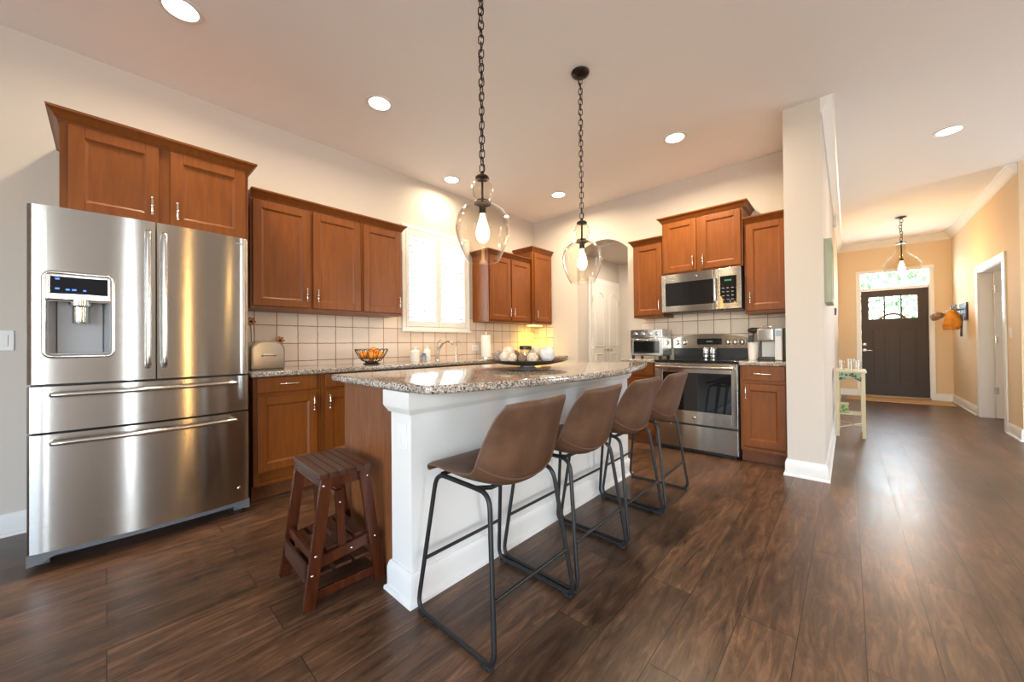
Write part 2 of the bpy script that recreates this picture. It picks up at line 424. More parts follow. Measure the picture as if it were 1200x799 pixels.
struct(w.build('wall_entry', M_WALL_WARMLIT))
w = MB(); RY0, RY1, RZ = 7.16, 8.32, 2.045
w.box((5.04, 6.6, 0), (5.16, RY0, H)).box((5.04, RY1, 0), (5.16, 10.09, H)).box((5.04, RY0, RZ), (5.16, RY1, H))
struct(w.build('wall_hall_right', M_WALL_WARMLIT))
struct(MB().box((5.16, 6.6, 0), (8.0, 6.72, H)).build('wall_living_back', M_WALL))
struct(MB().box((5.16, 8.9, 0), (7.5, 9.0, H)).build('wall_side_room', M_WALL))
struct(MB().box((7.4, 6.72, 0), (7.5, 8.9, H)).build('wall_side_room_far', M_WALL))
w = MB()
def wall_with_holes(fn, L0, L1, holes):
    """vertical strips; fn(u0,u1,z0,z1) adds one box"""
    u = L0
    for h0, h1, z0, z1 in sorted(holes):
        fn(u, h0, 0, H); fn(h0, h1, 0, z0); fn(h0, h1, z1, H); u = h1
    fn(u, L1, 0, H)
wall_with_holes(lambda a, b, c, d: w.box((8.0, a, c), (8.15, b, d)) if d - c > .001 and b - a > .001 else None, -4.2, 6.72,
                [(-3.95, -2.95, .3, 2.5), (-0.37, -0.13, 0.05, 2.5), (5.1, 6.4, .3, 2.5)])  # assumed openings out of view, cut to go with the added daylight
struct(w.build('wall_right', M_WALL))
w = MB()
wall_with_holes(lambda a, b, c, d: w.box((a, -4.15, c), (b, -4.0, d)) if d - c > .001 and b - a > .001 else None, 0, 8.0, [(2.9, 7.5, .4, 2.6)])  # assumed opening behind the camera, lets daylight in
struct(w.build('wall_rear', M_WALL))
# passage behind the arch
struct(MB().box((0.58, YB + BT, 0), (0.70, 6.05, 2.75)).build('wall_passage_left', M_WALL))
struct(MB().box((0.58, 6.05, 0), (2.3, 6.17, 2.75)).build('wall_passage_end', M_WALL))
struct(MB().box((2.1, YB + BT, 0), (2.3, 6.05, 2.75)).build('wall_passage_right', M_WALL))
struct(MB().box((0.70, YB + BT, 2.46), (2.1, 6.05, 2.75)).build('ceiling_passage', M_WALL))

# backsplash tiles on both walls
t = MB(); t.box((0.0, 0.66, 0.915), (0.008, 2.205, 1.44)).box((0.0, 2.205, 0.915), (0.008, 3.185, 1.255)).box((0.0, 3.185, 0.915), (0.008, YB, 1.44))
o = t.build('backsplash_tiles', M_TILE, uv=lambda c: ((c.y if c.x > .003 or True else 0) - 0.002, c.z - 0.021)); struct(o, 'worn cream square tiles with brown grout along the sink wall', 'backsplash')
t = MB(); t.box((0.008, YB - 0.008, 0.915), (0.372, YB, 1.40)).box((1.745, YB - 0.008, 0.915), (3.286, YB, 1.46))
o = t.build('backsplash_tiles', M_TILE, uv=lambda c: (c.x - 0.082, c.z - 0.145 + 0.06)); struct(o, 'worn cream square tiles with brown grout behind the range', 'backsplash')

# baseboards and crown
def base_prof(d=0.016, h=0.13): return [(0, 0), (d * 1.7, 0), (d * 1.6, .014), (d, .02), (d, h - .03), (d * .7, h - .012), (d * .35, h), (0, h)]
def run(mb, p0, p1, out, prof, m0=0.0, m1=0.0):
    """profile (offset outwards, z) swept from p0 to p1; m0/m1: mitre factor at ends (along = m*offset)"""
    p0, p1, out = Vector(p0), Vector(p1), Vector(out); d = (p1 - p0).normalized()
    A = [mb.v(p0 + out * a + Vector((0, 0, z)) - d * (m0 * a)) for a, z in prof]; B = [mb.v(p1 + out * a + Vector((0, 0, z)) + d * (m1 * a)) for a, z in prof]
    n = len(prof); mb.face(A[::-1]); mb.face(B)
    for i in range(n): mb.face([A[i], A[(i + 1) % n], B[(i + 1) % n], B[i]])
bp = base_prof()
b = MB(); run(b, (0, -4.0, 0), (0, -0.30, 0), (1, 0, 0), bp); struct(b.build('baseboard_left', M_TRIM))
b = MB(); run(b, (3.286, 3.771, 0), (3.525, 3.771, 0), (0, -1, 0), bp, 1, 1); run(b, (3.525, 3.771, 0), (3.525, 10.09, 0), (1, 0, 0), bp, 1, 0)
run(b, (3.286, 3.771, 0), (3.286, 3.86, 0), (-1, 0, 0), bp, 1, 0)
struct(b.build('baseboard_hall_left', M_TRIM))
b = MB(); run(b, (3.525, 10.09, 0), (3.79, 10.09, 0), (0, -1, 0), bp); run(b, (4.83, 10.09, 0), (5.04, 10.09, 0), (0, -1, 0), bp); struct(b.build('baseboard_entry', M_TRIM))
b = MB(); run(b, (5.04, 10.09, 0), (5.04, 8.42, 0), (-1, 0, 0), bp); run(b, (5.04, 7.06, 0), (5.04, 6.6, 0), (-1, 0, 0), bp, 0, 1); run(b, (5.04, 6.6, 0), (8, 6.6, 0), (0, -1, 0), bp, 1, 0)
struct(b.build('baseboard_hall_right', M_TRIM))
cp = [(0, 0), (0, -.115), (.010, -.115), (.014, -.100), (.024, -.088), (.052, -.040), (.062, -.030), (.070, -.016), (.080, -.012), (.080, 0)]
cp = [(a, H + z) for a, z in cp]
b = MB(); run(b, (3.525, 3.771, 0), (3.525, 10.09, 0), (1, 0, 0), cp, 0, -1); struct(b.build('trim_1', M_TRIM), 'white crown moulding along the left hall wall', 'crown moulding')
b = MB(); run(b, (3.525, 10.09, 0), (5.04, 10.09, 0), (0, -1, 0), cp, -1, -1); struct(b.build('trim_2', M_TRIM), 'crown moulding above the front door', 'crown moulding')
b = MB(); run(b, (5.04, 10.09, 0), (5.04, 6.62, 0), (-1, 0, 0), cp, -1, 0); struct(b.build('trim_3', M_TRIM), 'white crown moulding along the right hall wall', 'crown moulding')

# ---- kitchen window with plantation shutters
win = sroot('window_1', (0, 2.70, 1.255), 'white trimmed double window over the sink', 'window')
f = MB()
for a, b_ in (((-0.14, WY0, WZ0), (-0.04, WY0 + .04, WZ1)), ((-0.14, WY1 - .04, WZ0), (-0.04, WY1, WZ1)), ((-0.14, WY0, WZ0), (-0.04, WY1, WZ0 + .04)), ((-0.14, WY0, WZ1 - .04), (-0.04, WY1, WZ1)), ((-.12, 2.69, WZ0), (-.06, 2.73, WZ1))): f.box(a, b_, .004)
f.build('sash_frame', M_TRIM, win)
MB().box((-0.095, WY0 + .03, WZ0 + .03), (-0.09, WY1 - .03, WZ1 - .03)).build('pane', M_PANE, win)
f = MB(); fy0, fy1, fz0, fz1 = 2.205, 3.185, 1.257, 2.452
for a, b_ in (((0.001, fy0, fz0 + .0455), (.03, fy0 + .045, fz1 - .0455)), ((0.001, fy1 - .045, fz0 + .0455), (.03, fy1, fz1 - .0455)), ((0.001, fy0, fz0 + .0125), (.03, fy1, fz0 + .045)), ((0.001, fy0, fz1 - .045), (.03, fy1, fz1))): f.box(a, b_, .004)
f.box((0.001, fy0 - .012, fz0 - .012), (.045, fy1 + .012, fz0 + .012), .005)
f.build('casing', M_TRIM, win)
def shutter(y0, y1, label, rod_u):
    r = thing('shutter_panel', label, 'shutter', (0.02, (y0 + y1) / 2, fz0 + .047), 'plantation shutters at the sink window')
    f = MB(); z0, z1 = fz0 + .047, fz1 - .047; x0, x1 = .002, .030; st = .042
    f.box((x0, y0, z0), (x1, y0 + st, z1), .003).box((x0, y1 - st, z0), (x1, y1, z1), .003).box((x0, y0 + st, z0), (x1, y1 - st, z0 + .068), .003).box((x0, y0 + st, z1 - .068), (x1, y1 - st, z1), .003)
    f.build('shutter_frame', M_TRIM, r)
    lo, hi = z0 + .07, z1 - .07; n = 13; l = MB()
    for k in range(n):
        zc = lo + (k + .5) * (hi - lo) / n; c, s_ = math.cos(math.radians(12)), math.sin(math.radians(12)); hw = .031; th = .0045; q = []
        for sx, sz in ((-1, -.3), (-.8, -1), (.8, -1), (1, -.3), (1, .3), (.8, 1), (-.8, 1), (-1, .3)):
            a, b_ = sx * hw, sz * th; q.append((.004 - .02 + a * c - b_ * s_ , zc + a * s_ + b_ * c))
        l.prism([(x, z) for x, z in q], 'y', y0 + st + .001, y1 - st - .001)
    l.build('louvres', M_TRIM, r)
    ry = y0 + (y1 - y0) * rod_u
    MB().box((.028, ry - .005, lo + .03), (.038, ry + .005, hi - .03), .002).build('tilt_rod', M_TRIM, r)
shutter(2.253, 2.693, 'white plantation shutter nearer the wide wall cabinets', .53)
shutter(2.697, 3.137, 'white plantation shutter partly behind the nearer glass pendant', .50)

# ---- front door
fd = sroot('door_1', (4.31, 10.10, 0.0), 'dark brown front door with three small panes and a transom above', 'door')
f = MB()
for x0, x1 in ((3.79, 3.855), (4.77, 4.83)): f.box((x0, 10.07, 0), (x1, 10.0899, 2.3995), .004)
f.box((3.79, 10.07, 2.40), (4.83, 10.0899, 2.46), .004)
f.box((DX0, 10.0901, 0.0), (DX0 + .018, 10.2, DZT)).box((DX1 - .018, 10.0901, 0), (DX1, 10.2, DZT)).box((DX0, 10.0901, DZT - .018), (DX1, 10.2, DZT)).box((DX0, 10.0901, 2.065), (DX1, 10.2, 2.115), .004)
f.build('casing', M_TRIM, fd)
MB().box((DX0, 10.07, 0.0), (DX1, 10.2, .03), .004).build('threshold', P('oak_threshold', (.42, .25, .11), .4), fd)
MB().box((DX0 + .015, 10.15, 2.11), (DX1 - .015, 10.155, 2.41)).build('transom_pane', M_PANE, fd)
lx0, lx1, lz0, lz1, ly0, ly1 = DX0 + .02, DX1 - .02, .032, 2.062, 10.115, 10.155
gx = [(3.975, 4.178), (4.203, 4.404), (4.428, 4.622)]; gz0, gz1 = 1.515, 1.937
px = [(3.99, 4.24), (4.345, 4.635)]; pz0, pz1 = .235, 1.335
l = MB(); l.box((lx0, ly0, lz0), (gx[0][0], ly1, lz1)).box((gx[2][1], ly0, lz0), (lx1, ly1, lz1))
l.box((gx[0][0], ly0, gz1), (gx[2][1], ly1, lz1)).box((gx[0][0], ly0, pz1), (gx[2][1], ly1, gz0)).box((gx[0][0], ly0, lz0), (gx[2][1], ly1, pz0))
l.box((gx[0][1], ly0, gz0), (gx[1][0], ly1, gz1)).box((gx[1][1], ly0, gz0), (gx[2][0], ly1, gz1))
l.box((px[0][1], ly0, pz0), (px[1][0], ly1, pz1)).box((gx[0][0], ly0 + .014, pz0), (gx[2][1], ly1, pz1)).box((gx[0][0], ly0, pz0), (px[0][0], ly1, pz1))
for a, b_ in px: 
    l.box((a + .045, ly0 + .008, pz0 + .045), (b_ - .045, ly0 + .02, pz1 - .045), .006)
leaf = l.build('door_leaf', M_DOORDK, fd)
for a, b_ in gx: MB().box((a, 10.132, gz0), (b_, 10.137, gz1)).build('pane', M_PANE, leaf)
k = MB(); k.lathe([(0, 0), (.032, 0), (.032, .008), (.012, .012), (.012, .03), (.02, .04), (0, .045)], (3.905, ly0, 1.02), 20, Matrix.Rotation(PI / 2, 4, 'X')); k.build('deadbolt', M_NICKEL, fd)
k = MB(); k.lathe([(0, 0), (.032, 0), (.032, .008), (.012, .012), (.012, .045), (0, .046)], (3.905, ly0, .905), 20, Matrix.Rotation(PI / 2, 4, 'X')); k.tube([(3.905, ly0 - .042, .905), (3.95, ly0 - .045, .903), (4.015, ly0 - .040, .897)], [.011, .010, .008], 10); k.build('handle', M_NICKEL, fd)

# ---- open side door in the hall
sd = sroot('door_2', (5.10, 7.74, 0), 'cream side door standing open in the right hall wall', 'door')
f = MB()
for xo, xi in ((5.024, 5.0399), (5.1601, 5.176)):
    f.box((xo, RY1 - .01, 0), (xi, RY1 + .085, RZ - .0105), .004).box((xo, RY0 - .085, 0), (xi, RY0 + .01, RZ - .0105), .004).box((xo, RY0 - .085, RZ - .01), (xi, RY1 + .085, RZ + .085), .004)
f.box((5.0401, RY1 - .018, 0), (5.16, RY1, RZ)).box((5.0401, RY0, 0), (5.16, RY0 + .018, RZ)).box((5.0401, RY0, RZ - .018), (5.16, RY1, RZ))
f.build('casing', M_TRIM, sd)
l = MB(); l.box((5.165, 8.245, .01), (6.10, 8.285, RZ - .02), .003)
for z0, z1 in ((.25, .95), (1.1, 1.85)):
    for x0, x1 in ((5.28, 5.58), (5.70, 6.0)): l.box((x0, 8.238, z0), (x1, 8.250, z1), .006)
leaf = l.build('door_leaf', M_DOORW, sd)
for z in (.39, 1.09, 1.79):
    h = MB(); h.box((5.150, 8.236, z - .045), (5.19, 8.2445, z + .045), .002); h.cyl((5.163, 8.234, z - .05), (5.163, 8.234, z + .05), .007, 10); h.build('hinge', M_NICKEL, leaf)

# ---- closet doors in the passage
def closet_leaf(name, y0, y1, label, hy):
    r = sroot(name, (.70, (y0 + y1) / 2, 0), label, 'door')
    l = MB(); l.box((.704, y0, .01), (.738, y1, 2.055), .003)
    lf = l.build('door_leaf', M_DOORW, r)
    m_ = MB(); a, b_ = y0 + .095, y1 - .095; mid = (a + b_) / 2
    for z0, z1, ar in ((1.05, 1.84, .07), (.20, .92, 0)):
        ring = [(.738, a, z0), (.738, b_, z0), (.738, b_, z1)]
        if ar: ring += [(.738, b_ + (a - b_) * k / 10, z1 + ar * math.sin(PI * k / 10)) for k in range(1, 10)]
        ring += [(.738, a, z1)]
        m_.tube(fillet(ring, .01, 2, True), .011, 8, True)
        q = [(y, z) for _, y, z in ring]; cy, cz = mid, (z0 + z1) / 2
        m_.prism([(cy + (y - cy) * .74, cz + (z - cz) * .9) for y, z in q], 'x', .7375, .744)
    m_.build('raised_panels', M_DOORW, lf)
    k = MB(); k.lathe([(0, 0), (.026, 0), (.026, .006), (.010, .012), (.010, .034), (.024, .044), (.026, .058), (.016, .068), (0, .07)], (.738, hy, .985), 18, Matrix.Rotation(PI / 2, 4, 'Y')); k.build('knob', M_NICKEL, lf)
    h = MB()
    yy = y0 + .004 if hy > (y0 + y1) / 2 else y1 - .004
    for z in (.3, 1.05, 1.78): h.cyl((.745, yy, z - .045), (.745, yy, z + .045), .008, 10)
    h.build('hinges', M_NICKEL, lf)
closet_leaf('door_3', 5.075, 5.524, 'pale closet door leaf nearer the arch in the passage', 5.47)
closet_leaf('door_4', 5.528, 5.977, 'pale closet door leaf at the far end of the passage', 5.58)
f = MB(); f.box((.7001, 5.005, 0), (.718, 5.075, 2.0595), .004).box((.7001, 5.977, 0), (.718, 6.045, 2.0595), .004).box((.7001, 5.005, 2.06), (.718, 6.045, 2.13), .004)
struct(f.build('trim_4', M_TRIM), 'white casing round the closet doors', 'trim')

# ---- outside
struct(MB().box((-14, 10.4, -.3), (22, 40, -.16)).build('ground_lawn', P('lawn_green', (.10, .22, .05), .9)))
struct(MB().box((-14, -12, -.3), (-.25, 10.4, -.16)).build('ground_side_yard', P('lawn_side', (.12, .20, .06), .9)))
def leafy(name, c, rad, n, col, label):
    rnd = random.Random(n); l = MB()
    for i in range(n):
        th, ph = rnd.uniform(0, 2 * PI), math.acos(rnd.uniform(-.6, 1)); rr = rnd.uniform(.72, 1.0)
        p = Vector((c[0] + rad[0] * rr * math.sin(ph) * math.cos(th), c[1] + rad[1] * rr * math.sin(ph) * math.sin(th), c[2] + rad[2] * rr * math.cos(ph)))
        R = Euler((rnd.uniform(0, 6), rnd.uniform(0, 6), rnd.uniform(0, 6))).to_matrix(); s_ = rnd.uniform(.10, .18)
        q = [p + R @ Vector(k) * s_ for k in ((-1, 0, 0), (0, -.45, .1), (1, 0, 0), (0, .45, .1))]; l.face([l.v(x) for x in q])
    r = thing(name, label, 'shrub', (c[0], c[1], -.16))
    m_ = P('leaf_' + name, col, .6); l.build('foliage', m_, r)
    s_ = MB(); s_.tube([(c[0], c[1], -.16), (c[0] + .05, c[1], c[2] * .5), (c[0], c[1], c[2] + rad[2] * .4)], [.09, .07, .03], 8); s_.build('trunk', P('bark', (.12, .08, .05), .9), r)
leafy('garden_tree', (3.6, 17.5, 2.3), (2.4, 1.6, 2.3), 900, (.30, .45, .20), 'green leafy tree seen through the front door panes')
leafy('garden_shrub', (7.9, 17.0, .9), (1.7, 1.2, 1.3), 500, (.34, .5, .24), 'low green shrub seen through the right pane of the front door')
# ================================================================ CABINETS
def pull(mb, u, n, z, L=.105, vertical=True):
    """ornate nickel pull standing off the front"""
    pr = [(-.5, .003), (-.48, .0075), (-.44, .0075), (-.40, .0045), (-.36, .0055), (-.22, .0062), (-.10, .0048), (-.06, .0075), (0, .0085), (.06, .0075), (.10, .0048), (.22, .0062), (.36, .0055), (.40, .0045), (.44, .0075), (.48, .0075), (.5, .003)]
    pts = []; rr = []
    for t, r in pr:
        bow = .026 + .005 * (1 - (2 * t) ** 2)
        pts.append((u, n + bow, z + t * L) if vertical else (u + t * L, n + bow, z)); rr.append(r)
    mb.tube(pts, rr, 10)
    for t in (-.36, .36):
        p = (u, n, z + t * L) if vertical else (u + t * L, n, z)
        q = (u, n + .027, z + t * L) if vertical else (u + t * L, n + .027, z)
        mb.tube([p, q], [.0055, .0042], 8)
    return mb
def door_mesh(mb, u0, u1, n, z0, z1, st=.058, th=.019):
    mb.box((u0, n, z0), (u0 + st, n + th, z1), .003).box((u1 - st, n, z0), (u1, n + th, z1), .003)
    mb.box((u0 + st, n, z0), (u1 - st, n + th, z0 + st), .003).box((u0 + st, n, z1 - st), (u1 - st, n + th, z1), .003)
    a0, a1, b0, b1 = u0 + st, u1 - st, z0 + st, z1 - st; k = .012; d = n + th - .003; e = n + th - .011
    for q in (((a0, b0), (a1, b0), (a1 - k, b0 + k), (a0 + k, b0 + k)), ((a0, b1), (a1, b1), (a1 - k, b1 - k), (a0 + k, b1 - k)), ((a0, b0), (a0, b1), (a0 + k, b1 - k), (a0 + k, b0 + k)), ((a1, b0), (a1, b1), (a1 - k, b1 - k), (a1 - k, b0 + k))):
        hts = (d, d, e, e)
        mb.hexa([(u, n + .002, z) for u, z in q], [(u, h, z) for (u, z), h in zip(q, hts)])
    mb.box((a0, n + .001, b0), (a1, e, b1))
    return mb
CROWN = [(0, -.062), (.006, -.062), (.010, -.050), (.016, -.046), (.022, -.032), (.036, -.016), (.044, -.012), (.046, 0), (0, 0)]
def cabinet(label, F, u0, u1, nf, z0, z1, doors=(), drawers=(), crown=None, toe=0.0, group=None, n0=.010, name='wall_cabinet', ends=(0, 0), cat='cabinet'):
    c = F @ Vector(((u0 + u1) / 2, nf / 2, z0 if not toe else 0))
    r = thing(name, label, cat, c, group)
    e = .0008
    b = MB(F); b.box((u0 + e, n0, z0), (u1 - e, nf - .019, z1))
    fs = .038                                         # face frame
    b.box((u0 + e, nf - .0189, z0), (u0 + fs, nf, z1), .002).box((u1 - fs, nf - .0189, z0), (u1 - e, nf, z1), .002)
    b.box((u0 + fs, nf - .0189, z0), (u1 - fs, nf, z0 + .03), .002).box((u0 + fs, nf - .0189, z1 - .03), (u1 - fs, nf, z1), .002)
    us = sorted([d[0] for d in doors] + [d[1] for d in doors])
    for k in range(1, len(us) - 1, 2): b.box((us[k] - .006, nf - .0188, z0 + .001), (us[k + 1] + .006, nf - .0004, z1 - .001))
    if drawers: b.box((u0 + .03, nf - .0187, drawers[0][2] - .03), (u1 - .03, nf - .0003, drawers[0][2] + .01))
    b.build('carcass', M_CAB, r)
    for (a, q, za, zb, side, hz) in doors:
        d = door_mesh(MB(F), a, q, nf + .0005, za, zb).build('door', M_CAB, r)
        if side: pull(MB(F), a + .03 if side == 'l' else q - .03, nf + .0195, hz).build('handle', M_NICKEL, d)
    for (a, q, za, zb, hz) in drawers:
        m_ = MB(F); m_.box((a, nf + .0005, za), (q, nf + .0195, zb), .005)
        d = m_.build('drawer', M_CAB, r)
        if hz: pull(MB(F), (a + q) / 2, nf + .0195, hz, .125, False).build('handle', M_NICKEL, d)
    if crown:
        m_ = MB(F); pr = [(o, crown + z) for o, z in CROWN]
        run(m_, (u0 + e, nf, 0), (u1 - e, nf, 0), (0, 1, 0), pr, 1 if ends[0] else 0, 1 if ends[1] else 0)
        if ends[0]: run(m_, (u0 + e, ends[0], 0), (u0 + e, nf, 0), (-1, 0, 0), pr, 0, 1)
        if ends[1]: run(m_, (u1 - e, nf, 0), (u1 - e, ends[1], 0), (1, 0, 0), pr, 1, 0)
        m_.box((u0 + .002, n0, z1), (u1 - .002, nf - .002, crown - .003))
        m_.build('crown_moulding', M_CAB, r)
    if toe:
        m_ = MB(F); m_.box((u0 + e, n0, 0.0), (u1 - e, nf - .055, z0)); m_.build('toe_kick', M_CABX, r)
    return r
# --- sink wall, wall cabinets
G1 = None
cabinet('deep two-door cabinet mounted over the refrigerator', F_LEFT, -.166, .660, .62, 1.816, 2.30,
        [(-.135, .212, 1.826, 2.285, 'r', 1.925), (.262, .640, 1.826, 2.285, 'l', 1.920)], crown=2.352, n0=.001, ends=(.003, .36))
cabinet('wide two-door wall cabinet right beside the refrigerator', F_LEFT, .735, 1.600, .315, 1.387, 2.252,
        [(.750, 1.152, 1.412, 2.225, 'r', 1.52), (1.178, 1.588, 1.412, 2.225, 'l', 1.52)], crown=2.302, ends=(0, 0))
cabinet('single-door wall cabinet with handle at right, left of the window', F_LEFT, 1.601, 2.022, .315, 1.387, 2.252,
        [(1.618, 2.008, 1.412, 2.225, 'r', 1.52)], crown=2.302, ends=(0, .008))
cabinet('two-door wall cabinet right of the window, plain end panel showing', F_LEFT, 3.250, 4.082, .315, 1.385, 2.252,
        [(3.266, 3.650, 1.410, 2.225, 'r', 1.52), (3.668, 4.050, 1.410, 2.225, 'l', 1.52)], crown=2.302, ends=(.008, 0))
cabinet('taller single-door corner wall cabinet over the yellow light', F_LEFT, 4.083, YB - .010, .350, 1.385, 2.425,
        [(4.118, YB - .035, 1.412, 2.395, 'l', 1.52)], crown=2.475, ends=(.008, 0))
# --- range wall, wall cabinets
FB = F_BACK
cabinet('narrow wall cabinet above the toaster oven', FB, 1.787, 2.138, .335, 1.387, 2.245,
        [(1.802, 2.128, 1.412, 2.220, 'r', 1.52)], crown=2.292, ends=(.008, 0))
cabinet('two-door wall cabinet directly above the microwave', FB, 2.140, 2.917, .365, 1.842, 2.432,
        [(2.160, 2.497, 1.858, 2.405, 'r', 1.955), (2.535, 2.900, 1.858, 2.405, 'l', 1.955)], crown=2.476, n0=.001, ends=(.003, .003))
cabinet('single-door wall cabinet above the coffee maker', FB, 2.920, 3.284, .335, 1.372, 2.258,
        [(2.940, 3.262, 1.398, 2.235, 'l', 1.52)], crown=2.305, ends=(0, 0))
# --- base cabinets
cabinet('base cabinet with wide drawer and one door next to the refrigerator', F_LEFT, .690, 1.138, .58, .105, .879,
        [(.712, 1.108, .205, .735, 'r', .655)], [(.712, 1.108, .765, .872, .822)], toe=.1, name='base_cabinet')
cabinet('base cabinet with drawer and door, half hidden by the island end', F_LEFT, 1.139, 1.588, .58, .105, .879,
        [(1.166, 1.565, .205, .735, 'l', .655)], [(1.166, 1.565, .765, .872, .822)], toe=.1, name='base_cabinet')
cabinet('sink base cabinet under the faucet, behind the island', F_LEFT, 2.208, 3.069, .58, .105, .879,
        [(2.23, 2.62, .205, .735, 'r', .655), (2.66, 3.05, .205, .735, 'l', .655)], [(2.23, 3.05, .765, .872, None)], toe=.1, name='base_cabinet')
cabinet('corner base cabinet under the paper towel roll, behind the island', F_LEFT, 3.070, YB - .01, .58, .105, .879,
        [(3.10, 3.74, .205, .735, 'r', .655), (3.79, 4.50, .205, .735, 'l', .655)], [(3.10, 3.74, .765, .872, .822), (3.79, 4.50, .765, .872, .822)], toe=.1, name='base_cabinet')
cabinet('base cabinet under the toaster oven, left of the range', FB, 1.806, 2.142, .612, .105, .879,
        [(1.825, 2.125, .155, .715, 'r', .63)], [(1.825, 2.125, .748, .870, .808)], toe=.1, name='base_cabinet')
cabinet('base cabinet with drawer and door between range and white wall end', FB, 2.922, 3.284, .612, .105, .879,
        [(2.942, 3.262, .155, .715, 'l', .635)], [(2.942, 3.262, .748, .878, .808)], toe=.1, name='base_cabinet')
# --- dishwasher
dw = thing('dishwasher', 'stainless dishwasher with black control strip under the sink counter', 'dishwasher', (.3, 1.9, 0))
MB().box((.02, 1.592, .10), (.565, 2.204, .875)).box((.02, 1.60, 0), (.52, 2.196, .10)).build('tub_case', M_BLACK, dw)
d = MB().box((.566, 1.594, .115), (.60, 2.202, .835), .008).build('door', M_STEEL, dw)
MB().box((.566, 1.594, .837), (.602, 2.202, .872), .005).build('control_panel', M_BLACKGL, dw)
h = MB(); h.tube(fillet([(.60, 1.67, .79), (.64, 1.67, .79), (.64, 2.13, .79), (.60, 2.13, .79)], .015), .009, 10); h.build('handle', M_STEEL2, d)
# --- countertops
def slab(name, a, b, label, cat='countertop', bev=.010):
    o = MB().box(a, b, bev, 3).build(name, M_GRANITE); return tag(o, label, cat)
slab('countertop', (.0095, .668, .880), (.637, YB - .010, .917), 'long speckled granite counter along the sink wall')
slab('countertop', (1.768, YB - .648, .880), (2.143, YB - .0095, .917), 'short granite counter left of the range, under the toaster oven')
slab('countertop', (2.918, YB - .648, .880), (3.2855, YB - .0095, .917), 'short granite counter right of the range, under the coffee maker')

# ================================================================ REFRIGERATOR
fr = thing('refrigerator', 'large stainless french-door refrigerator with two bottom drawers', 'refrigerator', (.38, .19, 0))
FY0, FY1 = -.265, .645; FYC = (FY0 + FY1) / 2
def fx(y): return .700 + .040 * (1 - ((y - FYC) / .455) ** 2)
def bow(mb, y0, y1, z0, z1, xin=.628, rl=False, rr=False, n=16, dx=0.0):
    ys = [y0 + (y1 - y0) * k / n for k in range(n + 1)]
    q = []
    if rl: q += [(fx(y0) - .030 + dx, y0), (fx(y0) - .012 + dx, y0 + .003), (fx(y0) - .003 + dx, y0 + .011)]; ys = [y for y in ys if y > y0 + .018]
    if rr: ys = [y for y in ys if y < y1 - .018]
    q += [(fx(y) + dx, y) for y in ys]
    if rr: q += [(fx(y1) - .003 + dx, y1 - .011), (fx(y1) - .012 + dx, y1 - .003), (fx(y1) - .030 + dx, y1)]
    poly = [(xin, y0)] + q + [(xin, y1)]
    mb.prism(poly, 'z', z0, z1); return mb
MB().box((.03, FY0 + .006, .05), (.60, FY1 - .006, 1.795), .006).box((.04, FY0 + .03, .0), (.56, FY1 - .03, .06)).box((.595, FY0 + .015, .09), (.632, FY1 - .015, 1.79)).build('case', M_DKGREY, fr)
YS = .193
dl = MB(); DY0, DY1, DZ0, DZ1 = -.200, .018, 1.062, 1.335
bow(dl, FY0, DY0, .918, 1.812, rl=True, n=6); bow(dl, DY0, DY1, .918, DZ0, n=8); bow(dl, DY0, DY1, DZ1, 1.812, n=8); bow(dl, DY1, YS - .003, .918, 1.812, n=6)
dl = dl.build('left_door', M_STEEL, fr, 25)
dr = bow(MB(), YS + .003, FY1, .918, 1.812, rr=True).build('right_door', M_STEEL, fr, 25)
du = bow(MB(), FY0, FY1, .678, .905, rl=True, rr=True, n=24).build('upper_drawer', M_STEEL, fr, 25)
dd = bow(MB(), FY0, FY1, .085, .666, rl=True, rr=True, n=24).build('lower_drawer', M_STEEL, fr, 25)
g = MB(); n = 20; lo = [(FY0 + (FY1 - FY0) * k / n,   .022 + .036 * min(1, 3.2 * math.sin(PI * k / n)) ** 2) for k in range(n + 1)]
for (ya, za), (yb, zb) in zip(lo, lo[1:]): g.hexa([(.60, ya, za), (.60, yb, zb), (.60, yb, .082), (.60, ya, .082)], [(fx(ya) - .012, ya, za), (fx(yb) - .012, yb, zb), (fx(yb) - .012, yb, .082), (fx(ya) - .012, ya, .082)])
for ya in (FY0 + .03, FY1 - .07): g.box((.58, ya, 0), (.62, ya + .04, .06))
g.build('base_grille', P('slate_grille', (.14, .145, .155), .4), fr)
# handles
for o_, yy in ((dl, .158), (dr, .226)):
    h = MB(); x = fx(yy); pts = [(x + .004, yy, .990), (x + .050, yy, 1.000)] + [(x + .050 + .010 * math.sin(PI * k / 12), yy, 1.0 + .74 * k / 12) for k in range(1, 12)] + [(x + .050, yy, 1.740), (x + .004, yy, 1.750)]
    h.tube(fillet(pts[:2] + pts[2:], .012, 3), .013, 12); h.build('handle', M_STEEL2, o_)
for o_, zz in ((du, .866), (dd, .627)):
    h = MB(); n = 14; ys = [-.180 + .738 * k / n for k in range(n + 1)]
    pts = [(fx(ys[0]) + .003, ys[0], zz)] + [(fx(y) + .052, y, zz) for y in ys] + [(fx(ys[-1]) + .003, ys[-1], zz)]
    h.tube(fillet(pts, .010, 3), .013, 12); h.build('handle', M_STEEL2, o_)
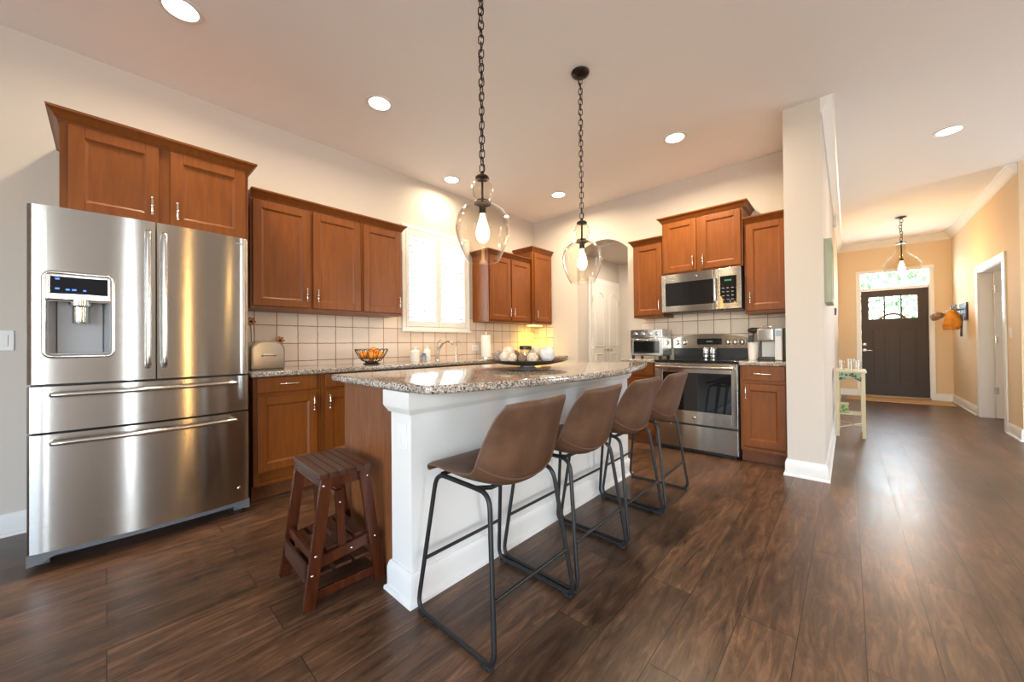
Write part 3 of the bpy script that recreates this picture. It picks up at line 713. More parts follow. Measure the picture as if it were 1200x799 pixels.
# dispenser
sx = fx(-.09) - .001
r_ = MB(); r_.box((.632, DY0 + .002, DZ0 + .002), (.640, DY1 - .002, DZ1)); 
r_.hexa([(.641, DY0 + .0005, DZ0), (.641, DY0 + .0005, DZ1), (.641, DY0 + .030, DZ1), (.641, DY0 + .030, DZ0)], [(sx - .004, DY0 + .0005, DZ0), (sx - .004, DY0 + .0005, DZ1), (sx - .004, DY0 + .006, DZ1), (sx - .004, DY0 + .006, DZ0)])
r_.hexa([(.641, DY1 - .030, DZ0), (.641, DY1 - .030, DZ1), (.641, DY1 - .0005, DZ1), (.641, DY1 - .0005, DZ0)], [(sx - .004, DY1 - .006, DZ0), (sx - .004, DY1 - .006, DZ1), (sx - .004, DY1 - .0005, DZ1), (sx - .004, DY1 - .0005, DZ0)])
r_.box((.641, DY0 + .031, DZ0 + .002), (.655, DY1 - .031, DZ1)).box((.641, DY0 + .0065, DZ0 + .0005), (sx - .006, DY1 - .0065, DZ0 + .010), .003)
r_.build('dispenser_recess', M_GREY, dl)
bz = MB(); o_x = fx(-.09)
ring = [(o_x + .004, -.208, 1.055), (o_x + .004, .027, 1.055), (o_x + .004, .027, 1.478), (o_x + .004, -.208, 1.478)]
bz.tube(fillet(ring, .03, 6, True), .009, 10, True)
bz.box((o_x - .010, -.205, 1.338), (o_x + .010, .024, 1.476), .010, 3)
bz.build('dispenser_bezel', M_STEEL2, dl)
dp = MB().box((o_x + .0095, -.188, 1.372), (o_x + .0125, .006, 1.458), .001).build('control_panel', P('satin_black_panel', (.010, .010, .013), .45, spec=.12), dl)
ic = MB()
for yy, zz, ww in ((-.172, 1.442, .014), (-.172, 1.393, .014), (-.138, 1.390, .013), (-.118, 1.390, .015), (-.080, 1.389, .010)): ic.box((o_x + .0126, yy, zz), (o_x + .0130, yy + ww, zz + .008))
ic.build('blue_icons', M_BLUELED, dl)
sp = MB(); sp.lathe([(0, 1.345), (.043, 1.345), (.043, 1.318), (.030, 1.308), (.030, 1.236), (.028, 1.226), (0, 1.226)], (o_x - .030, -.090, 0), 28); sp.build('water_spout', M_CHROME, dl)
k = MB().sphere((fx(.585) + .001, .585, .172), .011, 14, (.25, 1, 1)).build('round_badge', M_NICKEL, dd)
k = MB()
for i in range(7): k.box((fx(.575) - .0002, .548 + i * .0095, 1.768), (fx(.575) + .0006, .548 + i * .0095 + .007, 1.776))
k.build('small_wordmark', M_GREY, dr)

# ================================================================ ISLAND
isl = thing('kitchen_island', 'kitchen island with brown wooden end and white panelled seating side', 'island', (1.98, 1.9, 0))
m_ = MB(); m_.box((1.566, .9205, .10), (2.129, 2.92, .899)).box((1.62, .922, 0), (2.129, 2.918, .10))
m_.box((1.560, .905, .0), (2.129, .920, .8985), .002)
m_.build('cabinet_body', M_PANEL, isl)
for ya in (.93, 1.59, 2.25):
    d = door_mesh(MB(Matrix(((0, -1, 0, 1.566), (1, 0, 0, 0), (0, 0, 1, 0), (0, 0, 0, 1)))), ya, ya + .63, .0005, .13, .88).build('door', M_CAB, isl)
m_ = MB(); m_.box((2.130, .870, .0), (2.290, 2.945, .897)); m_.build('white_half_wall', M_TRIM, isl)
m_ = MB(); ip = base_prof(.017, .13)
run(m_, (2.130, .870, 0), (2.290, .870, 0), (0, -1, 0), ip, 1, 1); run(m_, (2.290, .870, 0), (2.290, 2.945, 0), (1, 0, 0), ip, 1, 1); run(m_, (2.130, .8701, 0), (2.130, .9040, 0), (-1, 0, 0), ip, 1, 0); run(m_, (2.290, 2.945, 0), (2.130, 2.945, 0), (0, 1, 0), ip, 1, 0)
m_.build('baseboard', M_TRIM, isl)
m_ = MB(); mp_ = [(0, .80), (.010, .80), (.014, .81), (.020, .818), (.026, .83), (.026, .897), (0, .897)]
run(m_, (2.130, .870, 0), (2.290, .870, 0), (0, -1, 0), mp_, 1, 1); run(m_, (2.290, .870, 0), (2.290, 2.945, 0), (1, 0, 0), mp_, 1, 1); run(m_, (2.130, .8701, 0), (2.130, .9040, 0), (-1, 0, 0), mp_, 1, 0)
m_.build('cap_moulding', M_TRIM, isl)
# counter with a bowed seating edge
P0, P1 = (2.452, .836), (2.440, 2.985); sag = .205; mid = (P0[1] + P1[1]) / 2; half = (P1[1] - P0[1]) / 2; Rr = (half ** 2 + sag ** 2) / (2 * sag)
edge = []
for k in range(41):
    y = P0[1] + (P1[1] - P0[1]) * k / 40; edge.append((2.446 + math.sqrt(Rr ** 2 - (y - mid) ** 2) - (Rr - sag), y))
raw = [(1.525, .840), *edge, (1.525, 2.985)]
def round_poly(pts, idx, r, n=6):
    out = []
    for i, p in enumerate(pts):
        if i not in idx: out.append(p); continue
        a, b = Vector((*pts[i - 1], 0)), Vector((*pts[(i + 1) % len(pts)], 0)); q = Vector((*p, 0)); R_ = idx[i]
        A = q + (a - q).normalized() * min(R_, (a - q).length * .9); B = q + (b - q).normalized() * min(R_, (b - q).length * .9)
        for k in range(n + 1):
            t_ = k / n; v_ = A * (1 - t_) ** 2 + q * 2 * t_ * (1 - t_) + B * t_ ** 2; out.append((v_.x, v_.y))
    return out
poly = round_poly(raw, {0: .03, 1: .05, len(raw) - 2: .05, len(raw) - 1: .03}, 0)
def slab_poly(mb, poly, z0, z1, r=.012, n=4):
    cx = sum(p[0] for p in poly) / len(poly); cy = sum(p[1] for p in poly) / len(poly)
    m = len(poly); nr = []
    for i in range(m):
        a, b = Vector(poly[i - 1]), Vector(poly[(i + 1) % m]); d = (b - a).normalized(); nr.append(Vector((d.y, -d.x)))
    lv = []
    for k in range(n + 1):
        a = PI / 2 * k / n; lv.append((r * (1 - math.sin(a)), z0 + r * (1 - math.cos(a))))
    lv += [(o, z1 - (z - z0)) for o, z in reversed(lv)]
    rings = [[mb.v((poly[i][0] - nr[i].x * o, poly[i][1] - nr[i].y * o, z)) for i in range(m)] for o, z in lv]
    for A, B in zip(rings, rings[1:]):
        for i in range(m): mb.face([A[i], A[(i + 1) % m], B[(i + 1) % m], B[i]])
    mb.face(rings[0][::-1]); mb.face(rings[-1]); return mb
o = slab_poly(MB(), poly, .899, .936).build('island_countertop', M_GRANITE); tag(o, 'speckled granite island top with bowed seating edge', 'countertop')
def outlet(loc, F, label, cat, kind, w=.074, h=.118, horiz=False):
    """small wall plate; F maps (u,n,z)"""
    if horiz: w, h = h, w
    r = thing('wall_plate', label, cat, F @ Vector(loc))
    u, n, z = loc; m_ = MB(F); m_.box((u - w / 2, n, z - h / 2), (u + w / 2, n + .006, z + h / 2), .002); m_.build('plate', M_WHITE, r)
    m_ = MB(F)
    if kind == 'outlet':
        for k in (-1, 1):
            a, b = (k * .02, 0) if horiz else (0, k * .02)
            m_.box((u + a - .016, n + .0061, z + b - .014), (u + a + .016, n + .0085, z + b + .014), .004)
        m_.build('sockets', M_CERAMIC, r)
    else:
        m_.box((u - .016, n + .0061, z - .033), (u + .016, n + .010, z + .033), .002); m_.build('rocker', M_WHITE, r)
FI = Matrix(((1, 0, 0, 0), (0, -1, 0, .870), (0, 0, 1, 0), (0, 0, 0, 1)))
outlet((2.224, .0005, .70), FI, 'white switch plate on the end of the white island wall', 'switch', 'switch')
outlet((3.290, .0085, 1.050), F_LEFT, 'white outlet plate on the tiles left of the paper towels', 'outlet', 'outlet', horiz=True)
outlet((-.405, .0005, 1.145), F_LEFT, 'white switch plate on the wall left of the refrigerator', 'switch', 'switch')
FR = Matrix(((0, -1, 0, 5.04), (1, 0, 0, 0), (0, 0, 1, 0), (0, 0, 0, 1)))
outlet((6.93, .0005, 1.17), FR, 'white switch plate beside the open side door', 'switch', 'switch')

# ================================================================ BAR STOOLS
def catmull(pts, t):
    n = len(pts) - 1; x = min(t * n, n - 1e-6); i = int(x); f_ = x - i
    p = [pts[max(0, min(n, i + k))] for k in (-1, 0, 1, 2)]
    return tuple(.5 * (2 * b + (c - a) * f_ + (2 * a - 5 * b + 4 * c - d) * f_ ** 2 + (3 * b - a - 3 * c + d) * f_ ** 3) for a, b, c, d in zip(*p))
#            x      z     halfwidth  seat-rise  wrap-forward
SP = [(2.372, .578, .205, .000, .000), (2.380, .598, .214, .004, .000), (2.44, .604, .222, .011, .000), (2.52, .590, .228, .026, .000), (2.60, .574, .232, .046, .000), (2.67, .563, .233, .070, .012),
      (2.725, .574, .232, .082, .040), (2.762, .620, .229, .068, .066), (2.785, .695, .222, .036, .074), (2.806, .775, .210, .012, .072), (2.826, .845, .196, .000, .062), (2.838, .894, .176, -.010, .046)]
def make_stool(label):
    cy = 1.107
    r = thing('bar_stool', label, 'stool', (2.56, cy, 0), 'brown leather bar stools along the island')
    def fn(u, v):
        x, z, hw_, rise_, wrap = catmull(SP, u); t = 2 * v - 1
        return (x - wrap * abs(t) ** 2.2, cy + hw_ * t, z + rise_ * abs(t) ** 2.4)
    sh = MB().shell(fn, 40, 18, .020).build('seat_shell', M_LEATHER, r, 60)
    s_ = MB(); pts = []
    pts = [fn(.60, k / 24) for k in range(25)]
    pts = [(p[0] + .0085, p[1], p[2] - .0085) for p in pts]; s_.tube(pts, .0032, 6)
    for vv in (0.0, 1.0): s_.tube([fn(.02 + .97 * k / 30, vv) for k in range(31)], .0036, 6)
    s_.tube([fn(1.0, k / 16) for k in range(17)], .0036, 6)
    s_.build('welt_seam', M_SEAM, sh)
    for sg in (-1, 1):
        f = MB(); yt, yb_ = cy + sg * .190, cy + sg * .240; yf = cy + sg * .240
        loop = [(2.405, yt, .568), (2.716, yt, .566), (2.786, yb_, .014), (2.336, yb_, .014)]
        f.tube(fillet(loop, .055, 6, True), .0093, 10, True); fo = f.build('side_frame', M_IRON, r)
        for xx in (2.372, 2.752): MB().box((xx - .020, yf - .0125, .0), (xx + .020, yf + .0125, .017), .004).build('glide', M_RUBBER, fo)
    k = (.566 - .215) / (.566 - .014); yb2 = .190 + (.240 - .190) * k
    for xa in (2.405 + (2.336 - 2.405) * k, 2.716 + (2.786 - 2.716) * k):
        MB().cyl((xa, cy - yb2, .215), (xa, cy + yb2, .215), .0075, 10).build('stretcher', M_IRON, r)
    u_ = MB(); u_.tube([(2.44, cy - .190, .572), (2.44, cy + .190, .572)], .009, 8); u_.tube([(2.64, cy - .190, .566), (2.64, cy - .11, .545), (2.64, cy + .11, .545), (2.64, cy + .190, .566)], .009, 8); u_.build('under_seat_bracket', M_IRON, r)
    return r
st0 = make_stool('brown leather bar stool nearest the wooden step stool')
for dy, lab, rz in ((.513, 'second brown leather bar stool from the island end with the outlet', 0.0), (1.026, 'third brown leather bar stool, second from the range', -.01), (1.545, 'brown leather bar stool nearest the range', .02)):
    c = copy_tree(st0); c.location = (2.56, 1.107 + dy, 0); c.rotation_euler = (0, 0, rz); c['label'] = lab

# ================================================================ STEP STOOL
ss = thing('step_stool', 'dark folding wooden step stool with slatted top by the island', 'step stool', (1.83, .724, 0))
ss.rotation_euler = (0, 0, -.042)
X, Y = 1.83, .724
# geometry is laid out square to the stool
top = MB(); n = 6; d0, d1 = Y - .1125, Y + .1125
for i in range(n):
    a = d0 + (d1 - d0) * i / n; top.box((X - .190, a + .0012, .530), (X + .190, a + (d1 - d0) / n - .0012, .552), .0018)
top = top.build('slatted_top', M_MAHOGX, ss)
m_ = MB()
for sx in (-1, 1): m_.box((X + sx * .160 - .010, d0 + .006, .482), (X + sx * .160 + .010, d1 - .006, .5295), .002)
m_.box((X - .150, d0 + .006, .490), (X + .150, d0 + .024, .5295), .002)
m_.build('top_rail', M_MAHOG, ss)
def legbar(x0, x1, pa, pb, wd):
    (ya, za), (yb, zb) = pa, pb; d = Vector((yb - ya, zb - za)).normalized(); nn = Vector((-d.y, d.x)) * wd / 2
    return MB().prism([(ya + nn.x, za + nn.y), (ya - nn.x, za - nn.y), (yb - nn.x, zb - nn.y), (yb + nn.x, zb + nn.y)], 'x', x0, x1)
for sx in (-1, 1):
    xa, xb = X + sx * .176 - .0095, X + sx * .176 + .0095
    for sy in (-1, 1):
        yb, yt = Y + sy * .154, Y + sy * .080; hw_ = .0235
        MB().prism([(yb - hw_, 0), (yb + hw_, 0), (yt + hw_, .529), (yt - hw_, .529)], 'x', xa, xb).build('leg', M_MAHOG, ss)
    xi0, xi1 = (xb + .0005, xb + .0125) if sx < 0 else (xa - .0125, xa - .0005)
    MB().box((xi0, Y - .160, .020), (xi1, Y + .160, .058), .002).build('foot_rail', M_MAHOG, ss)
    xo0, xo1 = (xb + .0135, xb + .0255) if sx < 0 else (xa - .0255, xa - .0135)
    legbar(xi0, xi1, (Y - .145, .165), (Y + .150, .205), .044).build('mid_rail', M_MAHOG, ss)
    lb = legbar(xo0, xo1, (Y - .005, .175), (Y - .020, .455), .034).build('link_bar', M_MAHOG, ss)
    xs = xb if sx > 0 else xa; bl_ = []
    for yy, zz in ((Y - .095, .500), (Y + .095, .498), (Y - .128, .215), (Y - .142, .140), (Y + .128, .210), (Y + .02, .196)):
        bl_.append(((xs + sx * .001, yy, zz), .6))
    for yy, zz in ((Y - .006, .195), (Y - .016, .400)): bl_.append((((xo1 if sx > 0 else xo0) + sx * .001, yy, zz), .8))
    for p_, q_ in bl_: MB().sphere(p_, .0055, 10, (q_, 1, 1)).build('bolt', M_NICKEL, ss)
m_ = MB()
for i in range(4):
    a = Y - .130 + i * .062; zz = .205 + (a - Y) * .13; m_.box((X - .138, a, zz), (X + .138, a + .050, zz + .014), .003)
m_.build('folded_step', M_MAHOGX, ss)
m_ = MB()
for i in range(3):
    a = Y - .120 + i * .085; zz = .105 + i * .004; m_.box((X - .150, a, zz), (X + .150, a + .070, zz + .014), .003)
m_.box((X - .150, Y - .160, .10), (X + .150, Y - .145, .175), .002)
m_.build('lower_step', M_MAHOGX, ss)
m_ = MB(); m_.box((X - .152, Y - .142, .190), (X + .152, Y - .128, .228), .002); m_.build('cross_rail', M_MAHOG, ss); m_ = MB(); m_.cyl((X - .152, Y - .012, .425), (X + .152, Y - .012, .425), .006, 8); m_.build('cross_rod', M_MAHOG, ss)
# ================================================================ RANGE
rg = thing('range', 'stainless electric range with black glass top and oven window', 'stove', (2.53, 4.2, 0))
RX0, RX1, RF = 2.1475, 2.9135, 3.905
MB().box((RX0, RF + .022, .03), (RX1, 4.540, .900)).box((RX0 + .03, RF + .06, 0), (RX1 - .03, 4.5, .03)).build('body', M_BLACK, rg)
MB().box((RX0 - .001, RF - .012, .9005), (RX1 + .001, 4.470, .921), .006, 3).build('cooktop', M_BLACKGL, rg)
# backguard with a gently arched top
q = []
for k in range(17):
    t_ = k / 16; q.append((RX0 + .012 + (RX1 - RX0 - .024) * t_, 1.135 + .052 * math.sin(PI * t_) ** .8))
q = [(RX0 + .012, 1.030)] + q + [(RX1 - .012, 1.030)]
bg = MB().prism(q, 'y', 4.452, 4.540).build('backguard', M_STEEL, rg)
MB().box((RX0 + .012, 4.475, .9215), (RX1 - .012, 4.540, 1.0295)).build('lower_backguard', M_BLACK, rg)
dsp = MB().box((2.415, 4.447, 1.070), (2.665, 4.4515, 1.135), .002).build('control_display', M_BLACKGL, bg)
ic = MB()
for k in range(5): ic.box((2.515 + k * .012, 4.4460, 1.095), (2.523 + k * .012, 4.4468, 1.108))
ic.build('clock_digits', M_GREENLED, dsp)
for xx in (2.205, 2.285, 2.725, 2.790, 2.855):
    k = MB(); k.lathe([(0, 0), (.026, 0), (.026, .006), (.021, .010), (.019, .030), (.014, .034), (0, .034)], (xx, 4.4518, 1.095), 20, Matrix.Rotation(PI / 2, 4, 'X')); k.box((xx - .004, 4.412, 1.078), (xx + .004, 4.420, 1.112), .002); k.build('knob', M_STEEL2, bg)
od = MB(); WX0, WX1, WZa, WZb = 2.232, 2.858, .415, .792
od.box((RX0 + .004, RF, .288), (WX0, RF + .02, .888), .003).box((WX1, RF, .288), (RX1 - .004, RF + .02, .888), .003).box((WX0, RF, .288), (WX1, RF + .02, WZa), .003).box((WX0, RF, WZb), (WX1, RF + .02, .888), .003)
od = od.build('oven_door', M_STEEL, rg)
MB().box((WX0 + .0005, RF + .006, WZa + .0005), (WX1 - .0005, RF + .018, WZb - .0005)).build('oven_window', M_BLACKGL, od)
h = MB(); h.tube([(RX0 + .03, RF - .052, .850), (RX1 - .03, RF - .052, .850)], .0135, 14)
for xx in (RX0 + .055, RX1 - .055): h.tube([(xx, RF + .002, .850), (xx, RF - .052, .850)], [.015, .012], 12)
h.build('handle', M_STEEL2, od)
MB().sphere((2.530, RF, .352), .016, 16, (1, .2, 1)).build('round_badge', M_CHROME, od)
MB().box((RX0 + .004, RF, .040), (RX1 - .004, RF + .020, .272), .004).build('storage_drawer', M_STEEL, rg)

# ================================================================ MICROWAVE
mw = thing('microwave', 'stainless over-the-range microwave mounted under the raised cabinet', 'microwave', (2.53, 4.35, 1.42))
MX0, MX1, MF, MZ0, MZ1 = 2.1475, 2.9045, 4.140, 1.421, 1.832
MB().box((MX0, MF + .030, MZ0), (MX1, 4.540, MZ1), .003).build('case', M_DKGREY, mw)
WX0, WX1, WZa, WZb = 2.185, 2.660, 1.490, 1.738
md = MB(); md.box((MX0, MF, MZ0 + .004), (WX0, MF + .029, MZ1), .003).box((WX1, MF, MZ0 + .004), (2.705, MF + .029, MZ1), .003).box((WX0, MF, MZ0 + .004), (WX1, MF + .029, WZa), .003).box((WX0, MF, WZb), (WX1, MF + .029, MZ1), .003)
md = md.build('door', M_STEEL, mw)
MB().box((WX0 + .0005, MF + .004, WZa + .0005), (WX1 - .0005, MF + .028, WZb - .0005)).build('window', M_BLACKGL, md)
h = MB(); h.tube(fillet([(2.684, MF + .002, 1.500), (2.684, MF - .038, 1.500), (2.684, MF - .038, 1.752), (2.684, MF + .002, 1.752)], .012, 3), .010, 12); h.build('handle', M_STEEL2, md)
mp = MB(); mp.box((2.707, MF, MZ0 + .004), (MX1, MF + .029, MZ1), .003); mp = mp.build('control_panel', M_STEEL, mw)
kp = MB().box((2.724, MF - .0015, 1.482), (2.868, MF + .0005, 1.752), .001).build('keypad_glass', M_BLACKGL, mp)
for i in range(3):
    for j in range(4): MB().box((2.742 + i * .040, MF - .0020, 1.515 + j * .038), (2.762 + i * .040, MF - .0016, 1.521 + j * .038)).build('key_mark', M_GREY, kp)
ic = MB()
for k in range(4): ic.box((2.765 + k * .016, MF - .0020, 1.700), (2.775 + k * .016, MF - .0016, 1.716))
ic.build('clock_digits', M_GREENLED, kp)
MB().sphere((2.500, MF, 1.790), .013, 14, (1, .2, 1)).build('round_badge', M_CHROME, md)
v_ = MB()
for k in range(9): v_.box((2.20 + k * .07, MF + .06, MZ0 - .004), (2.25 + k * .07, MF + .20, MZ0 + .0005))
v_.build('vent_grille', M_BLACK, mw)

# ================================================================ RANGE WALL COUNTER ITEMS
CZ = .9172
to = thing('toaster_oven', 'stainless toaster oven with four knobs on the counter', 'toaster oven', (1.97, 4.29, CZ))
TX0, TX1, TY0, TY1, TZ0, TZ1 = 1.785, 2.150, 4.125, 4.445, CZ + .028, 1.245
MB().box((TX0 + .004, TY0 + .014, TZ0), (TX1 - .004, TY1, TZ1), .012, 3).build('case', M_STEEL, to)
MB().box((TX0, TY0, 1.150), (TX1, TY0 + .0135, TZ1 - .002), .004).build('knob_panel', M_STEEL2, to)
for xx in (1.845, 1.930, 2.010, 2.090):
    k = MB(); k.lathe([(0, 0), (.022, 0), (.022, .004), (.017, .006), (.015, .024), (0, .026)], (xx, TY0 - .0003, 1.198), 18, Matrix.Rotation(PI / 2, 4, 'X')); k.build('knob', M_CHROME, to)
td = MB(); td.box((TX0, TY0, TZ0 + .004), (TX0 + .032, TY0 + .0135, 1.146), .002).box((TX1 - .032, TY0, TZ0 + .004), (TX1, TY0 + .0135, 1.146), .002).box((TX0 + .032, TY0, TZ0 + .004), (TX1 - .032, TY0 + .0135, TZ0 + .032), .002).box((TX0 + .032, TY0, 1.112), (TX1 - .032, TY0 + .0135, 1.146), .002)
td = td.build('door', M_STEEL2, to)
MB().box((TX0 + .0325, TY0 + .005, TZ0 + .0325), (TX1 - .0325, TY0 + .010, 1.1115)).build('door_glass', M_BLACKGL, td)
h = MB(); h.tube(fillet([(1.825, TY0 + .002, 1.128), (1.825, TY0 - .030, 1.128), (2.110, TY0 - .030, 1.128), (2.110, TY0 + .002, 1.128)], .010, 3), .007, 10); h.build('handle', M_STEEL2, td)
for xx in (1.805, 2.115):
    for yy in (4.155, 4.405): MB().lathe([(.014, CZ), (.018, CZ + .010), (.018, TZ0 + .002)], (xx, yy, 0), 12).build('foot', M_BLACK, to)

cm = thing('coffee_maker', 'silver and black pod coffee maker on the right counter', 'coffee maker', (3.14, 4.30, CZ))
MB().box((3.030, 4.270, CZ + .003), (3.160, 4.450, 1.215), .012, 3).build('back_housing', M_DKGREY, cm)
MB().box((3.024, 4.150, 1.100), (3.160, 4.2695, 1.222), .016, 3).build('brew_head', M_STEEL2, cm)
MB().box((3.052, 4.255, .950), (3.158, 4.2695, 1.098), .002).build('cup_bay', P('light_grey_plastic', (.60, .60, .58), .3), cm)
MB().box((3.028, 4.150, CZ), (3.160, 4.2695, CZ + .030), .008).build('drip_tray', M_BLACK, cm)
MB().box((3.161, 4.160, CZ), (3.222, 4.440, 1.215), .014, 3).build('silver_side', P('pale_silver_plastic', (.62, .65, .70), .3), cm)
MB().box((3.2225, 4.165, CZ), (3.262, 4.435, 1.222), .012, 3).build('water_tank', M_BLACK, cm)
MB().box((3.172, 4.1575, 1.145), (3.212, 4.1602, 1.200), .001).build('display', P('pale_blue_display', (.30, .42, .58), .2), cm)
k = MB(); k.tube(fillet([(3.035, 4.20, 1.215), (3.035, 4.158, 1.236), (3.15, 4.158, 1.236), (3.15, 4.20, 1.215)], .02, 4), .006, 8); k.build('lid_handle', M_CHROME, cm)

ck = MB().lathe([(0, CZ), (.036, CZ), (.040, CZ + .02), (.044, CZ + .10), (.050, CZ + .165), (.053, CZ + .172), (.047, CZ + .170), (.040, CZ + .10), (.034, CZ + .02), (0, CZ + .012)], (2.972, 4.30, 0), 24).build('utensil_crock', M_CERAMIC)
tag(ck, 'cream ceramic crock between the range and the coffee maker', 'crock')
ut = thing('ladle', 'black ladle standing in the cream crock', 'kitchen utensil', (2.972, 4.30, CZ + .018))
MB().tube([(2.965, 4.300, CZ + .020), (2.978, 4.290, 1.19)], [.005, .006], 8).build('handle', M_BLACK, ut)
k = MB(); k.sphere((2.978, 4.280, 1.208), .050, 20, (1.0, .6, .52)); k.build('bowl', M_BLACK, ut)
ut = thing('spatula', 'wooden handled dark spatula standing in the cream crock', 'kitchen utensil', (2.960, 4.31, CZ + .018))
MB().tube([(2.965, 4.315, CZ + .020), (2.950, 4.335, 1.10)], [.005, .005], 8).build('handle', P('light_utensil_wood', (.40, .24, .12), .5), ut)
MB(Matrix.Translation((2.948, 4.337, 1.125)) @ Matrix.Rotation(-.1, 4, 'Y')).box((-.020, -.003, -.034), (.020, .003, .034), .004).build('blade', M_DKGREY, ut)
for i, (xx, lab) in enumerate(((2.528, 'left steel shaker on the range top'), (2.600, 'right steel shaker on the range top'))):
    r = thing('shaker', lab, 'shaker', (xx, 4.36, .9212), 'steel shakers on the range')
    MB().lathe([(0, .9213), (.030, .9213), (.031, .925), (.031, 1.000), (.030, 1.003)], (xx, 4.36, 0), 24).build('body', M_STEEL2, r)
    MB().lathe([(.0305, 1.0032), (.0305, 1.028), (.026, 1.038), (0, 1.040)], (xx, 4.36, 0), 24).build('lid', M_CHROME, r)
    MB().lathe([(.0312, .958), (.0318, .958), (.0318, .978), (.0312, .978)], (xx, 4.36, 0), 24).build('dark_band', M_DKGREY, r)

# ================================================================ SINK WALL COUNTER ITEMS
bb = thing('bread_box', 'dome-topped stainless bread box on the counter beside the refrigerator', 'bread box', (.25, .83, CZ))
BH = .222
def arch(y0, y1, zb, zt, r, n=8):
    q = [(y0, zb)]
    for k in range(n + 1): t_ = PI / 2 * k / n; q.append((y0 + r * (1 - math.cos(t_)), zt - r * .85 + r * .85 * math.sin(t_)))
    for k in range(n + 1): t_ = PI / 2 * k / n; q.append((y1 - r * (1 - math.sin(t_)), zt - r * .85 + r * .85 * math.cos(t_)))
    return q + [(y1, zb)]
MB().prism(arch(.735, .958, CZ + .010, CZ + BH, .085), 'x', .070, .345).build('domed_body', M_STEEL, bb, 60)
MB().prism(arch(.745, .948, CZ + .022, CZ + BH - .012, .078), 'x', .3455, .352).build('front_lid', M_STEEL2, bb, 60)
k = MB(); k.tube(fillet([(.350, .80, CZ + .105), (.374, .80, CZ + .110), (.374, .89, CZ + .110), (.350, .89, CZ + .105)], .01, 3), .006, 8); k.build('handle', M_CHROME, bb)
MB().box((.075, .740, CZ), (.350, .953, CZ + .0098), .003).build('base', M_DKGREY, bb)
M_COPPER = P('aged_copper', (.42, .19, .085), .35, .8)
def flower(x, y, z0, zt, label, kx=1.0):
    r = thing('copper_flower', label, 'ornament', (x, y, z0), 'copper flowers by the bread box')
    MB().tube([(x, y, z0), (x + .004, y + .004, (z0 + zt) / 2), (x, y, zt)], .003, 8).build('stem', M_BRONZE, r)
    MB().lathe([(0, z0), (.022, z0), (.022, z0 + .006), (.006, z0 + .010), (0, z0 + .010)], (x, y, 0), 14).build('foot', M_BRONZE, r)
    for i in range(7):
        a = 2 * PI * i / 7; c = Vector((x + .010, y + .021 * math.cos(a) * kx, zt + .021 * math.sin(a)))
        MB(Matrix.Translation(c) @ Matrix.Rotation(a, 4, 'X')).sphere((0, 0, 0), .017, 12, (.35, 1.0, .62)).build('petal', M_COPPER, r)
    MB().sphere((x + .016, y, zt), .010, 12, (.7, 1, 1)).build('centre', M_BRONZE, r)
flower(.035, 1.008, CZ, 1.145, 'copper flower ornament behind the right side of the bread box')
flower(.030, .800, CZ, 1.300, 'tall copper flower ornament at the refrigerator edge')

fbx, fby = .30, 1.705
fb = thing('fruit_bowl', 'scalloped wire fruit bowl with oranges on the sink counter', 'bowl', (fbx, fby, CZ))
w_ = MB()
for k in range(18):
    a = 2 * PI * k / 18; ca, sa = math.cos(a), math.sin(a)
    w_.tube([(fbx + r * ca, fby + r * sa, CZ + z) for r, z in ((.055, .022), (.085, .035), (.118, .075), (.146, .128))], .0028, 6)
    a2 = a + PI / 18; pts = []
    for j in range(7):
        b_ = a + 2 * PI / 18 * j / 6; pts.append((fbx + .146 * math.cos(b_), fby + .146 * math.sin(b_), CZ + .128 + .016 * math.sin(PI * j / 6)))
    w_.tube(pts, .0028, 6)
for r, z in ((.055, .022), (.105, .056)): w_.tube([(fbx + r * math.cos(2 * PI * k / 28), fby + r * math.sin(2 * PI * k / 28), CZ + z) for k in range(28)], .003, 6, True)
w_.build('wire_basket', M_BRONZE, fb)
MB().lathe([(0, CZ), (.075, CZ), (.078, CZ + .006), (.060, CZ + .012), (.057, CZ + .020), (0, CZ + .020)], (fbx, fby, 0), 28).build('foot', M_BRONZE, fb)
mo, t_, b_ = new_mat('orange_peel'); b_.inputs['Base Color'].default_value = (.80, .27, .02, 1); b_.inputs['Roughness'].default_value = .4
n_ = N(t_, 'ShaderNodeTexNoise', Scale=160.0); t_.links.new(coords(t_), n_.inputs['Vector']); bump(t_, b_, n_.outputs[0], .15, .002)
OR = [(0, 0, .062, 'orange at the bottom middle of the wire fruit bowl'), (.068, -.030, .082, 'orange on the near left of the wire fruit bowl'), (.064, .045, .083, 'orange on the near right of the wire fruit bowl'), (-.010, .082, .090, 'orange at the right edge of the wire fruit bowl'),
      (-.012, -.080, .089, 'orange at the left edge of the wire fruit bowl'), (-.072, .010, .088, 'orange at the back of the wire fruit bowl'), (.018, .008, .128, 'orange on top of the others in the wire fruit bowl')]
for dx, dy, dz, lab in OR:
    r = thing('orange', lab, 'orange', (fbx + dx, fby + dy, CZ + dz - .036), 'oranges in the wire bowl')
    MB().sphere((fbx + dx, fby + dy, CZ + dz), .036, 20, (1, 1, .95)).build('peel', mo, r)
    MB().sphere((fbx + dx + .003, fby + dy, CZ + dz + .0335), .004, 8, (1, 1, .5)).build('stem_button', P('stem_green', (.12, .2, .04), .6), r)

